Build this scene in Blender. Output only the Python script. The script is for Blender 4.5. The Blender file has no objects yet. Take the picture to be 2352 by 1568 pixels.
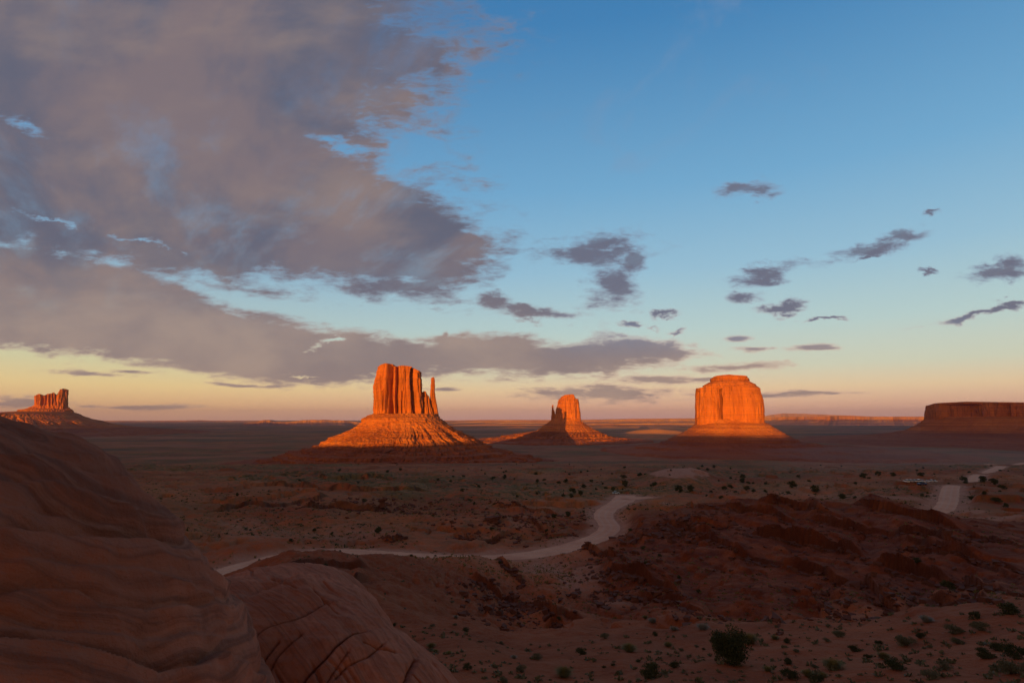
import bpy, math, random
import numpy as np
from mathutils import Vector, Matrix

sc = bpy.context.scene
col = sc.collection

# ------------------------------------------------------------------ camera
FPX = 20.0 / 36.0 * 2352.0            # focal length in the 2352 px wide copy of the photograph
PITCH = math.atan((962 - 784) / FPX)
cp, sp = math.cos(PITCH), math.sin(PITCH)
cam_d = bpy.data.cameras.new("camera")
cam = bpy.data.objects.new("camera", cam_d)
col.objects.link(cam)
cam_d.lens = 20.0
cam_d.sensor_width = 36.0
cam_d.clip_start = 0.05
cam_d.clip_end = 200000
cam.location = (0, 0, 0)
cam.rotation_euler = (math.pi / 2 + PITCH, 0, 0)
cam_d.dof.use_dof = True
cam_d.dof.focus_distance = 400.0
cam_d.dof.aperture_fstop = 5.0
sc.camera = cam

def pdir(x, y):
    """direction of a point of the photograph (2352 x 1568 copy)"""
    u = (x - 1176.0) / FPX
    v = (784.0 - y) / FPX
    return np.array([u, cp - v * sp, sp + v * cp])

def srgb(r, g, b):
    f = lambda c: (c / 255 / 12.92) if c / 255 <= 0.04045 else ((c / 255 + 0.055) / 1.055) ** 2.4
    return (f(r), f(g), f(b), 1.0)

# ------------------------------------------------------------------ light
SUN_AZ = math.radians(18.2)           # heading of the light, clockwise from the view axis
SUN_EL = math.radians(2.6)
sun_d = bpy.data.lights.new("sun", 'SUN')
sun = bpy.data.objects.new("sun", sun_d)
col.objects.link(sun)
sun_d.energy = 5.0
sun_d.angle = math.radians(0.27)
sun_d.color = (1.0, 0.42, 0.03)
ldir = Vector((math.sin(SUN_AZ) * math.cos(SUN_EL), math.cos(SUN_AZ) * math.cos(SUN_EL), -math.sin(SUN_EL)))
sun.rotation_euler = ldir.to_track_quat('-Z', 'Y').to_euler()

sc.view_settings.view_transform = 'Standard'
sc.view_settings.look = 'None'
sc.view_settings.exposure = 0.28
sc.view_settings.gamma = 1.0
sc.view_settings.use_curve_mapping = False
sc.cycles.max_bounces = 5
sc.cycles.diffuse_bounces = 3
sc.cycles.volume_bounces = 0
sc.cycles.use_denoising = True
sc.cycles.sample_clamp_indirect = 4.0

# ------------------------------------------------------------------ world: sky and clouds
world = bpy.data.worlds.new("World")
sc.world = world
world.use_nodes = True
NT = world.node_tree
for n in list(NT.nodes):
    NT.nodes.remove(n)

class G:
    """small helper for node graphs"""
    def __init__(s, nt): s.nt = nt
    def put(s, sock, v):
        if v is None: return
        if isinstance(v, bpy.types.NodeSocket): s.nt.links.new(v, sock)
        elif hasattr(sock, 'default_value'):
            if isinstance(v, (tuple, list)) and len(v) == 3 and len(sock.default_value) == 4: v = tuple(v) + (1,)
            sock.default_value = v
    def m(s, op, a, b=None, c=None, clamp=False):
        n = s.nt.nodes.new('ShaderNodeMath'); n.operation = op; n.use_clamp = clamp
        s.put(n.inputs[0], a); s.put(n.inputs[1], b); s.put(n.inputs[2], c)
        return n.outputs[0]
    def v(s, op, a, b=None, scale=None):
        n = s.nt.nodes.new('ShaderNodeVectorMath'); n.operation = op
        s.put(n.inputs[0], a); s.put(n.inputs[1], b)
        if scale is not None: s.put(n.inputs['Scale'], scale)
        return n.outputs['Value'] if op in ('LENGTH', 'DOT_PRODUCT', 'DISTANCE') else n.outputs[0]
    def xyz(s, x, y, z=0.0):
        n = s.nt.nodes.new('ShaderNodeCombineXYZ')
        s.put(n.inputs[0], x); s.put(n.inputs[1], y); s.put(n.inputs[2], z); return n.outputs[0]
    def sep(s, v):
        n = s.nt.nodes.new('ShaderNodeSeparateXYZ'); s.put(n.inputs[0], v); return n.outputs
    def noise(s, v, scale, detail=4, rough=0.5, dist=0.0, dims='3D'):
        n = s.nt.nodes.new('ShaderNodeTexNoise'); n.noise_dimensions = dims
        s.put(n.inputs['Vector'], v); s.put(n.inputs['Scale'], scale); s.put(n.inputs['Detail'], detail)
        s.put(n.inputs['Roughness'], rough); s.put(n.inputs['Distortion'], dist); return n.outputs[0]
    def voro(s, v, scale, feature='F1', rnd=1.0):
        n = s.nt.nodes.new('ShaderNodeTexVoronoi'); n.feature = feature
        s.put(n.inputs['Vector'], v); s.put(n.inputs['Scale'], scale); s.put(n.inputs['Randomness'], rnd); return n.outputs[0]
    def ss(s, v, a, b, lo=0.0, hi=1.0, kind='SMOOTHSTEP'):
        n = s.nt.nodes.new('ShaderNodeMapRange'); n.interpolation_type = kind; n.clamp = True
        s.put(n.inputs['Value'], v); s.put(n.inputs['From Min'], a); s.put(n.inputs['From Max'], b)
        s.put(n.inputs['To Min'], lo); s.put(n.inputs['To Max'], hi); return n.outputs[0]
    def mix(s, f, a, b, mode='MIX'):
        n = s.nt.nodes.new('ShaderNodeMix'); n.data_type = 'RGBA'; n.blend_type = mode
        s.put(n.inputs[0], f); s.put(n.inputs[6], a); s.put(n.inputs[7], b); return n.outputs[2]
    def ramp(s, f, stops, interp='LINEAR'):
        n = s.nt.nodes.new('ShaderNodeValToRGB'); e = n.color_ramp.elements; n.color_ramp.interpolation = interp
        while len(e) < len(stops): e.new(0.5)
        for i, (p, c) in enumerate(stops): e[i].position = p; e[i].color = c
        s.put(n.inputs[0], f); return n.outputs[0]
    def curve(s, f, pts):
        n = s.nt.nodes.new('ShaderNodeFloatCurve'); c = n.mapping.curves[0]
        n.mapping.use_clip = False
        while len(c.points) < len(pts): c.points.new(0.5, 0.5)
        for p, (a, b) in zip(c.points, pts): p.location = (a, b); p.handle_type = 'AUTO_CLAMPED'
        n.mapping.update(); s.put(n.inputs['Value'], f); return n.outputs[0]

g = G(NT)
tc = NT.nodes.new('ShaderNodeTexCoord')
D = g.v('NORMALIZE', tc.outputs['Generated'])
dx, dy, dz = g.sep(D)[:3]
dyc = g.m('MAXIMUM', dy, 0.05)
P = g.m('DIVIDE', dx, dyc)
Q = g.m('DIVIDE', dz, dyc)
PN = g.ss(P, -1.4, 1.4, kind='LINEAR')         # 0..1 for the curves
QN = g.ss(Q, -0.1, 1.1, kind='LINEAR')
def pq(x, y):
    d = pdir(x, y); return d[0] / d[1], d[2] / d[1]
def crv_low(pts):
    """height of an edge as a function of the bearing"""
    o = [((pq(x, y)[0] + 1.4) / 2.8, (pq(x, y)[1] + 0.1) / 1.2) for x, y in pts]
    return g.m('MULTIPLY_ADD', g.curve(PN, sorted(o)), 1.2, -0.1)
def crv_side(pts):
    """bearing of an edge as a function of the height"""
    o = [((pq(x, y)[1] + 0.1) / 1.2, (pq(x, y)[0] + 1.4) / 2.8) for x, y in pts]
    return g.m('MULTIPLY_ADD', g.curve(QN, sorted(o)), 2.8, -1.4)
# coordinates on a flat cloud layer, for the texture of the clouds
lz = g.m('ADD', g.m('MAXIMUM', dz, 0.0), 0.13)
LX = g.m('DIVIDE', dx, lz); LY = g.m('DIVIDE', dy, lz)
L = g.xyz(LX, LY, 0.0)
warp = g.m('SUBTRACT', g.noise(L, 0.9, 3, 0.55), 0.5)
warp2 = g.m('SUBTRACT', g.noise(g.v('ADD', L, (7.3, 2.1, 4.0)), 1.3, 3, 0.55), 0.5)
Pw = g.m('MULTIPLY_ADD', warp, 0.10, P)
Qw = g.m('MULTIPLY_ADD', warp2, 0.055, Q)
# mass A: the great cloud of the upper left
A_lo = crv_low([(-300, 570), (0, 600), (100, 615), (200, 630), (330, 645), (430, 655), (500, 662), (650, 668), (800, 682), (950, 693), (1060, 706), (1120, 668), (1170, 615), (1210, 560), (1500, 500), (2300, 450)])
A_rt = crv_side([(1060, 730), (1085, 700), (1110, 655), (1180, 610), (1205, 560), (1165, 500), (1100, 430), (1035, 370), (1020, 320), (1070, 270), (1130, 200), (1190, 130), (1170, 60), (1140, 0), (1100, -120), (900, -250)])
fa = g.m('MINIMUM', g.m('MULTIPLY', g.m('SUBTRACT', Qw, A_lo), 26.0), g.m('MULTIPLY', g.m('SUBTRACT', A_rt, Pw), g.ss(Q, 0.28, 0.48, 12.0, 5.0)))
# mass B: the long bank over the horizon
B_up = crv_low([(-300, 500), (0, 550), (150, 566), (280, 592), (400, 634), (500, 682), (600, 712), (750, 742), (900, 760), (980, 775), (1050, 758), (1150, 757), (1300, 778), (1400, 758), (1480, 764), (1560, 782), (1640, 806), (1700, 850), (2352, 990)])
B_lo = crv_low([(-300, 790), (0, 806), (150, 826), (300, 843), (450, 868), (600, 888), (720, 898), (850, 882), (950, 872), (1100, 870), (1250, 874), (1400, 876), (1440, 858), (1550, 846), (1640, 812), (1700, 830), (2352, 940)])
Qb = g.m('MULTIPLY_ADD', warp2, 0.024, Q)
fb = g.m('MULTIPLY', g.m('MINIMUM', g.m('SUBTRACT', Qb, B_lo), g.m('SUBTRACT', B_up, Qb)), 55.0)
fab = g.m('MAXIMUM', fa, fb)
PQ = g.xyz(g.m('MULTIPLY_ADD', warp, 0.035, P), g.m('MULTIPLY_ADD', warp2, 0.022, Q), 0.0)
PQs = g.v('ADD', PQ, g.v('SCALE', g.v('SUBTRACT', g.xyz(g.noise(g.xyz(P, g.m('MULTIPLY', Q, 2.0), 2.0), 9.0, 5, 0.65), g.noise(g.xyz(P, g.m('MULTIPLY', Q, 2.0), 6.0), 9.0, 5, 0.65), 0.5), (0.5, 0.5, 0.5)), scale=0.085))
def blob(x, y, rx, ry, ang=0.0, strength=1.6, src=None):
    """soft ellipse, radii in photograph pixels, 1 in the middle, <0 outside"""
    c = pq(x, y); ex = pq(x + rx, y)[0] - c[0]; ey = abs(pq(x, y - ry)[1] - c[1])
    n = NT.nodes.new('ShaderNodeMapping'); n.vector_type = 'TEXTURE'
    g.put(n.inputs['Vector'], src or PQ); n.inputs['Location'].default_value = (c[0], c[1], 0)
    n.inputs['Rotation'].default_value = (0, 0, math.radians(ang)); n.inputs['Scale'].default_value = (ex, ey, 1)
    r = g.v('LENGTH', n.outputs[0])
    return g.m('MULTIPLY', g.m('SUBTRACT', 1.0, r), strength)
small = [(1370, 578, 150, 34, 2), (1405, 655, 72, 62, 20), (1450, 600, 45, 50, 0), (1712, 434, 62, 20, 3), (1768, 625, 95, 22, 14), (1712, 688, 60, 17, 8),
         (1795, 713, 62, 13, 12), (1995, 572, 130, 17, 17), (2060, 545, 40, 14, 10), (2300, 618, 95, 22, 17), (2250, 722, 150, 9, 15),
         (1858, 796, 62, 9, 4), (1700, 842, 140, 10, 3), (1530, 722, 34, 9, 12), (1235, 722, 110, 16, -3), (1130, 690, 60, 20, -20), (1700, 778, 40, 6, 4),
         (1390, 905, 220, 20, 0), (1520, 872, 120, 8, 2), (190, 857, 110, 6, -3), (330, 934, 160, 7, 0), (560, 886, 110, 5, -3),
         (60, 922, 110, 12, 0), (1020, 895, 60, 5, 0), (1760, 905, 240, 5, 1), (1020, 770, 10, 10, 0), (2135, 626, 24, 5, 0), (1730, 800, 55, 7, 3), (1500, 745, 30, 6, 8), (1560, 755, 26, 6, 0), (2135, 495, 22, 8, 10), (1890, 728, 50, 4, 6), (1450, 745, 34, 8, 14), (1620, 868, 70, 4, 2), (1890, 800, 40, 5, 3), (300, 855, 60, 4, 0), (1990, 590, 60, 6, 20), (2330, 690, 50, 8, 14)]
fs = None
for b in small:
    t = blob(b[0], b[1], b[2] * 1.1, b[3] * 1.35, *b[4:], src=PQs if b[1] < 770 else PQ)
    fs = t if fs is None else g.m('MAXIMUM', fs, t)
fs = g.m('MULTIPLY_ADD', fs, 1.0, -0.1)
field = g.m('MAXIMUM', fab, fs)
# blue gaps torn in the great cloud
holes = None
for b in [(50, 290, 150, 34, -22, 0.95), (770, 325, 130, 22, -10, 0.6), (745, 797, 60, 15, 0, 1.15), (950, 345, 100, 50, 20, 0.6), (700, 862, 60, 8, 0, 0.7), (110, 508, 210, 18, -12, 0.95), (330, 560, 170, 12, -13, 0.75), (900, 715, 140, 9, -6, 1.5)]:
    t = blob(*b, src=PQs)
    holes = t if holes is None else g.m('MAXIMUM', holes, t)
field = g.m('SUBTRACT', g.m('MINIMUM', field, 2.1), g.m('MULTIPLY', g.m('MAXIMUM', holes, 0.0), 2.1))
Lr = g.xyz(g.m('ADD', g.m('MULTIPLY', LX, 0.80), g.m('MULTIPLY', LY, 0.60)), g.m('MULTIPLY', g.m('SUBTRACT', g.m('MULTIPLY', LY, 0.80), g.m('MULTIPLY', LX, 0.60)), 0.36), 0.0)
fbm = g.m('SUBTRACT', g.noise(L, 4.2, 8, 0.62, 0.3), 0.5)
fbm2 = g.m('SUBTRACT', g.noise(g.xyz(g.m('MULTIPLY', P, 1.0), g.m('MULTIPLY', Q, 2.6), 3.0), 13.0, 6, 0.62, 0.4), 0.5)
tot = g.m('MULTIPLY_ADD', fbm, 2.3, field)
fbm3_ = g.m('SUBTRACT', g.noise(g.xyz(P, g.m('MULTIPLY', Q, 3.2), 5.0), 34.0, 5, 0.65, 0.3), 0.5)
tot = g.m('MULTIPLY_ADD', fbm2, 2.6, tot)
tot = g.m('MULTIPLY_ADD', fbm3_, 1.3, tot)
alpha = g.ss(tot, -0.2, 1.1)
# high thin wisps in the blue
wis = g.m('MULTIPLY', g.ss(g.noise(g.v('ADD', L, (3.1, 0, 9.0)), 2.2, 7, 0.66, 0.9), 0.53, 0.74), g.ss(dz, 0.3, 0.5))
wis = g.m('MULTIPLY', wis, 0.30)
alpha = g.m('MAXIMUM', alpha, wis)
# colours of clear sky: elevation ramp, warmer on the left
elev = g.m('MAXIMUM', dz, 0.0)
sky_r = g.ramp(elev, [(0.0, srgb(208, 160, 162)), (0.022, srgb(232, 184, 156)), (0.05, srgb(235, 207, 166)), (0.085, srgb(208, 212, 188)), (0.15, srgb(182, 208, 206)),
                      (0.25, srgb(148, 190, 212)), (0.38, srgb(112, 168, 206)), (0.60, srgb(64, 128, 180)), (0.80, srgb(46, 104, 160)), (1.0, srgb(40, 88, 145))])
sky_l = g.ramp(elev, [(0.0, srgb(224, 170, 142)), (0.022, srgb(236, 190, 138)), (0.05, srgb(236, 208, 148)), (0.085, srgb(211, 208, 166)), (0.15, srgb(172, 196, 196)),
                      (0.25, srgb(130, 176, 206)), (0.38, srgb(104, 158, 200)), (0.60, srgb(62, 118, 170)), (0.80, srgb(46, 104, 160)), (1.0, srgb(40, 88, 145))])
clear = g.mix(g.ss(P, 0.25, -0.75), sky_r, sky_l)
nish = NT.nodes.new('ShaderNodeTexSky')
nish.sky_type = 'NISHITA'; nish.sun_disc = False
nish.sun_elevation = SUN_EL
nish.sun_rotation = math.pi + SUN_AZ
nish.altitude = 1600; nish.dust_density = 2.0; nish.ozone_density = 1.5
nsc = g.v('MULTIPLY', nish.outputs[0], (0.15, 0.115, 0.085))
# warm glow added round the low sun behind the viewer, lifts ambient light
glow = g.m('POWER', g.m('MAXIMUM', g.v('DOT_PRODUCT', D, (-math.sin(SUN_AZ), -math.cos(SUN_AZ), 0.12)), 0.0), 1.6)
nsc = g.v('ADD', nsc, g.v('MULTIPLY', g.xyz(glow, glow, glow), (0.26, 0.10, 0.045)))
# cloud colours: mauve grey bodies, tan where the last light reaches them
shade = g.noise(g.v('ADD', Lr, (1.7, 5.2, 2.0)), 3.0, 8, 0.6, 0.3)
thru = g.noise(g.v('ADD', Lr, (4.7, 1.2, 5.0)), 4.2, 8, 0.62, 0.3)
shade2 = g.noise(g.xyz(g.m('MULTIPLY', P, 1.0), g.m('MULTIPLY', Q, 1.9), 8.0), 4.2, 6, 0.55, 0.15)
body = g.mix(g.ss(shade, 0.38, 0.62), srgb(94, 97, 115), srgb(124, 111, 116))
body = g.mix(g.ss(shade2, 0.42, 0.75, 0.0, 0.45), body, srgb(156, 135, 124))
bank = g.mix(g.ss(shade2, 0.35, 0.65), srgb(134, 122, 124), srgb(160, 142, 134))
body = g.mix(g.ss(Q, 0.33, 0.14), body, bank)
pink = g.mix(g.m('MULTIPLY', g.ss(P, 0.02, 0.12), g.ss(Q, 0.09, 0.17)), body, g.mix(shade2, srgb(98, 114, 142), srgb(140, 142, 156)))
thin = g.ss(tot, 0.1, 1.1, 1.0, 0.0)
rim = g.mix(g.ss(Q, 0.26, 0.10), srgb(140, 155, 182), srgb(226, 182, 166))
low_edge = g.m('MULTIPLY', g.ss(g.m('SUBTRACT', Qw, A_lo), 0.16, 0.0), g.m('MULTIPLY', g.ss(P, -0.60, -0.2), g.ss(Q, 0.14, 0.20)))
pink = g.mix(g.m('MULTIPLY', low_edge, 0.75), pink, srgb(94, 98, 118))
ccol = g.mix(g.m('MULTIPLY', thin, g.ss(P, 0.0, 0.3, 0.42, 0.8)), pink, rim)
alpha = g.m('MULTIPLY', alpha, g.m('SUBTRACT', 0.97, g.m('MULTIPLY', g.ss(thru, 0.48, 0.72, 0.0, 0.34), g.ss(Q, 0.12, 0.35))))
front = g.mix(alpha, clear, ccol)
# behind the viewer the tinted physical sky plus the added warm glow
final = g.mix(g.ss(dy, 0.02, 0.35), nsc, front)
bg = NT.nodes.new('ShaderNodeBackground')
g.put(bg.inputs[0], final)
bg.inputs[1].default_value = 0.84
wo = NT.nodes.new('ShaderNodeOutputWorld')
NT.links.new(bg.outputs[0], wo.inputs[0])
world.cycles.sampling_method = 'MANUAL'
world.cycles.sample_map_resolution = 512

# ------------------------------------------------------------------ noise in numpy
def _h(ix, iy, iz=0, seed=0):
    h = (ix.astype(np.int64) * 374761393 + iy.astype(np.int64) * 668265263 + np.asarray(iz).astype(np.int64) * 2147483647 + seed * 1274126177) & 0xffffffff
    h = ((h ^ (h >> 13)) * 1274126177) & 0xffffffff
    h = ((h ^ (h >> 16)) * 2246822519) & 0xffffffff
    return (h ^ (h >> 15)) & 0xffffffff
def pn2(x, y, seed=0):
    x, y = np.broadcast_arrays(np.asarray(x, float), np.asarray(y, float))
    x0 = np.floor(x); y0 = np.floor(y); fx = x - x0; fy = y - y0
    u = fx * fx * fx * (fx * (fx * 6 - 15) + 10); v = fy * fy * fy * (fy * (fy * 6 - 15) + 10)
    def gr(i, j):
        a = _h(x0 + i, y0 + j, 0, seed) * (2 * math.pi / 4294967296.0)
        return np.cos(a) * (fx - i) + np.sin(a) * (fy - j)
    a = gr(0, 0); b = gr(1, 0); c = gr(0, 1); d = gr(1, 1)
    return ((a + u * (b - a)) * (1 - v) + (c + u * (d - c)) * v) * 1.5
def pn3(x, y, z, seed=0):
    x, y, z = np.broadcast_arrays(np.asarray(x, float), np.asarray(y, float), np.asarray(z, float))
    x0 = np.floor(x); y0 = np.floor(y); z0 = np.floor(z); fx = x - x0; fy = y - y0; fz = z - z0
    f = lambda t: t * t * t * (t * (t * 6 - 15) + 10)
    u, v, w = f(fx), f(fy), f(fz)
    def gr(i, j, k):
        h = _h(x0 + i, y0 + j, z0 + k, seed)
        a = (h & 0xffff) * (2 * math.pi / 65536); zz = ((h >> 16) & 0xffff) / 32768.0 - 1
        s = np.sqrt(np.maximum(0, 1 - zz * zz))
        return np.cos(a) * s * (fx - i) + np.sin(a) * s * (fy - j) + zz * (fz - k)
    def lr(a, b, t): return a + t * (b - a)
    return lr(lr(lr(gr(0,0,0), gr(1,0,0), u), lr(gr(0,1,0), gr(1,1,0), u), v),
              lr(lr(gr(0,0,1), gr(1,0,1), u), lr(gr(0,1,1), gr(1,1,1), u), v), w) * 1.6
def fbm2(x, y, o=4, seed=0, gain=0.5):
    s = 0; a = 1
    for i in range(o):
        s = s + a * pn2(x * 2 ** i, y * 2 ** i, seed + i * 7); a *= gain
    return s
def fbm3(x, y, z, o=4, seed=0, gain=0.5):
    s = 0; a = 1
    for i in range(o):
        s = s + a * pn3(x * 2 ** i, y * 2 ** i, z * 2 ** i, seed + i * 7); a *= gain
    return s
def sst(a, b, x):
    t = np.clip((x - a) / (b - a), 0, 1); return t * t * (3 - 2 * t)

# ------------------------------------------------------------------ mesh helpers
def mesh_from(name, V, F4, smooth=True, mats=(), attrs=None, F3=None):
    V = np.asarray(V, np.float32).reshape(-1, 3)
    F4 = np.asarray(F4, np.int32).reshape(-1, 4)
    n4 = len(F4)
    loops = F4.ravel(); starts = np.arange(n4, dtype=np.int32) * 4; tot = np.full(n4, 4, np.int32)
    if F3 is not None and len(F3):
        F3 = np.asarray(F3, np.int32).reshape(-1, 3)
        starts = np.concatenate([starts, n4 * 4 + np.arange(len(F3), dtype=np.int32) * 3])
        tot = np.concatenate([tot, np.full(len(F3), 3, np.int32)])
        loops = np.concatenate([loops, F3.ravel()])
    me = bpy.data.meshes.new(name)
    me.vertices.add(len(V)); me.vertices.foreach_set('co', V.ravel())
    me.loops.add(len(loops)); me.loops.foreach_set('vertex_index', loops)
    me.polygons.add(len(starts)); me.polygons.foreach_set('loop_start', starts)
    try: me.polygons.foreach_set('loop_total', tot)
    except Exception: pass
    me.polygons.foreach_set('use_smooth', np.full(len(starts), smooth))
    me.update(calc_edges=True)
    for m in mats: me.materials.append(m)
    if attrs:
        for k, a in attrs.items():
            at = me.attributes.new(k, 'FLOAT_COLOR', 'POINT')
            b = np.ones((len(V), 4), np.float32); b[:, :3] = a; at.data.foreach_set('color', b.ravel())
    return me
def grid_faces(nr, nc, wrap=False):
    i = np.arange(nr - 1)[:, None]; j = np.arange(nc if wrap else nc - 1)[None, :]
    j2 = (j + 1) % nc
    a = i * nc + j; b = i * nc + j2; c = (i + 1) * nc + j2; d = (i + 1) * nc + j
    return np.stack([np.broadcast_to(q, a.shape) for q in (a, b, c, d)], -1).reshape(-1, 4)
def obj(name, me, parent=None, loc=None):
    o = bpy.data.objects.new(name, me); col.objects.link(o)
    if parent is not None: o.parent = parent
    if loc is not None: o.location = loc
    return o
def tag(o, label=None, cat=None, group=None, kind=None):
    if label: o['label'] = label
    if cat: o['category'] = cat
    if group: o['group'] = group
    if kind: o['kind'] = kind
    return o
def thing(name, label, cat, loc=(0, 0, 0), group=None):
    o = bpy.data.objects.new(name, None); col.objects.link(o); o.location = loc
    o.empty_display_size = 0.5
    return tag(o, label, cat, group)
def new_mat(name, rough=0.95):
    m = bpy.data.materials.new(name); m.use_nodes = True
    nt = m.node_tree; b = nt.nodes['Principled BSDF']
    b.inputs['Roughness'].default_value = rough
    b.inputs['Specular IOR Level'].default_value = 0.15
    return m, G(nt), b
def bump(gg, b, h, strength, dist):
    n = gg.nt.nodes.new('ShaderNodeBump'); n.inputs['Strength'].default_value = strength
    n.inputs['Distance'].default_value = dist
    gg.put(n.inputs['Height'], h); gg.nt.links.new(n.outputs[0], b.inputs['Normal'])
def ocoord(gg):
    n = gg.nt.nodes.new('ShaderNodeNewGeometry'); return n.outputs['Position']
def sc3(gg, v, s): return gg.v('MULTIPLY', v, s)

# ------------------------------------------------------------------ materials
def mat_butte():
    m, q, b = new_mat('red_sandstone')
    p = ocoord(q)
    col1 = q.noise(sc3(q, p, (0.03, 0.03, 0.006)), 1.0, 5, 0.6)
    st = q.noise(sc3(q, p, (0.002, 0.002, 0.16)), 1.0, 4, 0.6, 0.3)
    streak = q.noise(sc3(q, p, (0.11, 0.11, 0.008)), 1.0, 4, 0.6)
    c = q.ramp(col1, [(0.3, (0.40, 0.115, 0.038, 1)), (0.52, (0.54, 0.165, 0.050, 1)), (0.7, (0.62, 0.205, 0.062, 1))])
    c = q.mix(q.ss(st, 0.42, 0.6, 0.0, 0.35), c, (0.30, 0.105, 0.055, 1))
    c = q.mix(q.ss(streak, 0.51, 0.66, 0.0, 0.7), c, (0.20, 0.062, 0.030, 1))
    q.put(b.inputs['Base Color'], c)
    h = q.m('ADD', q.noise(sc3(q, p, (0.09, 0.09, 0.02)), 1.0, 6, 0.65), q.m('MULTIPLY', q.noise(sc3(q, p, (0.01, 0.01, 0.25)), 1.0, 4, 0.6), 0.35))
    bump(q, b, h, 0.7, 5.0)
    return m
def mat_talus():
    m, q, b = new_mat('talus_rubble')
    p = ocoord(q)
    n1 = q.noise(p, 0.012, 6, 0.62)
    n2 = q.noise(p, 0.16, 4, 0.6)
    st = q.noise(sc3(q, p, (0.0015, 0.0015, 0.14)), 1.0, 4, 0.6, 0.2)
    c = q.ramp(n1, [(0.32, (0.44, 0.13, 0.050, 1)), (0.5, (0.56, 0.18, 0.060, 1)), (0.68, (0.64, 0.235, 0.075, 1))])
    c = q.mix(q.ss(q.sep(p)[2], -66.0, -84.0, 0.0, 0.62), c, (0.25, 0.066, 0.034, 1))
    c = q.mix(q.ss(st, 0.40, 0.62, 0.0, 0.5), c, (0.20, 0.058, 0.034, 1))
    c = q.mix(q.ss(n2, 0.55, 0.7, 0.0, 0.5), c, (0.55, 0.26, 0.15, 1))
    c = q.mix(q.ss(n2, 0.42, 0.33, 0.0, 0.5), c, (0.15, 0.06, 0.045, 1))
    q.put(b.inputs['Base Color'], c)
    bump(q, b, q.noise(p, 0.07, 7, 0.75), 0.9, 5.0)
    return m
def mat_ground():
    m, q, b = new_mat('desert_ground')
    p = ocoord(q)
    at = q.nt.nodes.new('ShaderNodeAttribute'); at.attribute_name = 'zone'
    zs, zr, zg = q.sep(at.outputs['Vector'])[:3]
    n0 = q.noise(p, 0.0022, 5, 0.6)
    n1 = q.noise(p, 0.02, 6, 0.62)
    n2 = q.noise(p, 0.22, 6, 0.62)
    n3 = q.noise(p, 2.5, 5, 0.65)
    base = q.ramp(n1, [(0.32, (0.30, 0.086, 0.036, 1)), (0.5, (0.45, 0.132, 0.054, 1)), (0.68, (0.58, 0.195, 0.085, 1))])
    red = q.ramp(n2, [(0.35, (0.15, 0.032, 0.013, 1)), (0.52, (0.235, 0.055, 0.020, 1)), (0.7, (0.32, 0.088, 0.035, 1))])
    sand = q.ramp(n2, [(0.3, (0.42, 0.19, 0.12, 1)), (0.7, (0.54, 0.265, 0.175, 1))])
    c = q.mix(q.ss(n2, 0.42, 0.62, 0.0, 0.35), base, (0.33, 0.16, 0.10, 1))
    c = q.mix(zr, c, red)
    # scrub: dry green and straw patches between bare soil
    sc_n = q.m('MULTIPLY', q.ss(q.m('ADD', n2, q.m('MULTIPLY', n1, 0.8)), 0.74, 0.95), zg)
    scr = q.mix(q.ss(n0, 0.4, 0.6), (0.11, 0.092, 0.030, 1), (0.20, 0.145, 0.045, 1))
    c = q.mix(q.m('MULTIPLY', sc_n, 0.88), c, scr)
    c = q.mix(q.m('MULTIPLY', q.m('MULTIPLY', q.ss(n2, 0.53, 0.60), zg), 0.6), c, (0.055, 0.05, 0.03, 1))
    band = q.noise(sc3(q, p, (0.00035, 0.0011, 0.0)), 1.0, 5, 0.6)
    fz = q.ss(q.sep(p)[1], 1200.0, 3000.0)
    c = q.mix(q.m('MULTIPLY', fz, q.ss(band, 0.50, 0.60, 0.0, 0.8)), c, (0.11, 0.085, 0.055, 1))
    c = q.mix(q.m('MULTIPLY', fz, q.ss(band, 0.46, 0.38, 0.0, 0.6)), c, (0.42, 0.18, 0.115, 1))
    c = q.mix(zs, c, sand)
    c = q.mix(q.ss(n3, 0.56, 0.7, 0.0, 0.35), c, (0.10, 0.04, 0.03, 1))
    c = q.mix(q.ss(n3, 0.42, 0.32, 0.0, 0.3), c, (0.36, 0.19, 0.13, 1))
    vd = q.voro(p, 0.30); vd2 = q.voro(p, 0.62)
    dots = q.m('MAXIMUM', q.ss(vd, 0.30, 0.16), q.m('MULTIPLY', q.ss(vd2, 0.28, 0.16), 0.7))
    c = q.mix(q.m('MULTIPLY', q.m('MULTIPLY', dots, q.ss(q.m('ADD', n1, n2), 0.92, 1.08)), q.m('MULTIPLY', zg, 0.8)), c, (0.055, 0.05, 0.022, 1))
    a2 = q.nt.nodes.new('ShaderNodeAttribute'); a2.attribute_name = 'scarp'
    c = q.mix(q.m('MULTIPLY', q.sep(a2.outputs['Vector'])[0], 0.85), c, (0.085, 0.024, 0.013, 1))  # dark red ledge rock, also painting in the cast shade of the scarps
    q.put(b.inputs['Base Color'], c)
    h = q.m('ADD', q.m('MULTIPLY', n3, 0.15), q.m('MULTIPLY', q.noise(p, 0.5, 6, 0.65), 0.8))
    bump(q, b, h, 0.8, 1.2)
    return m
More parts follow.
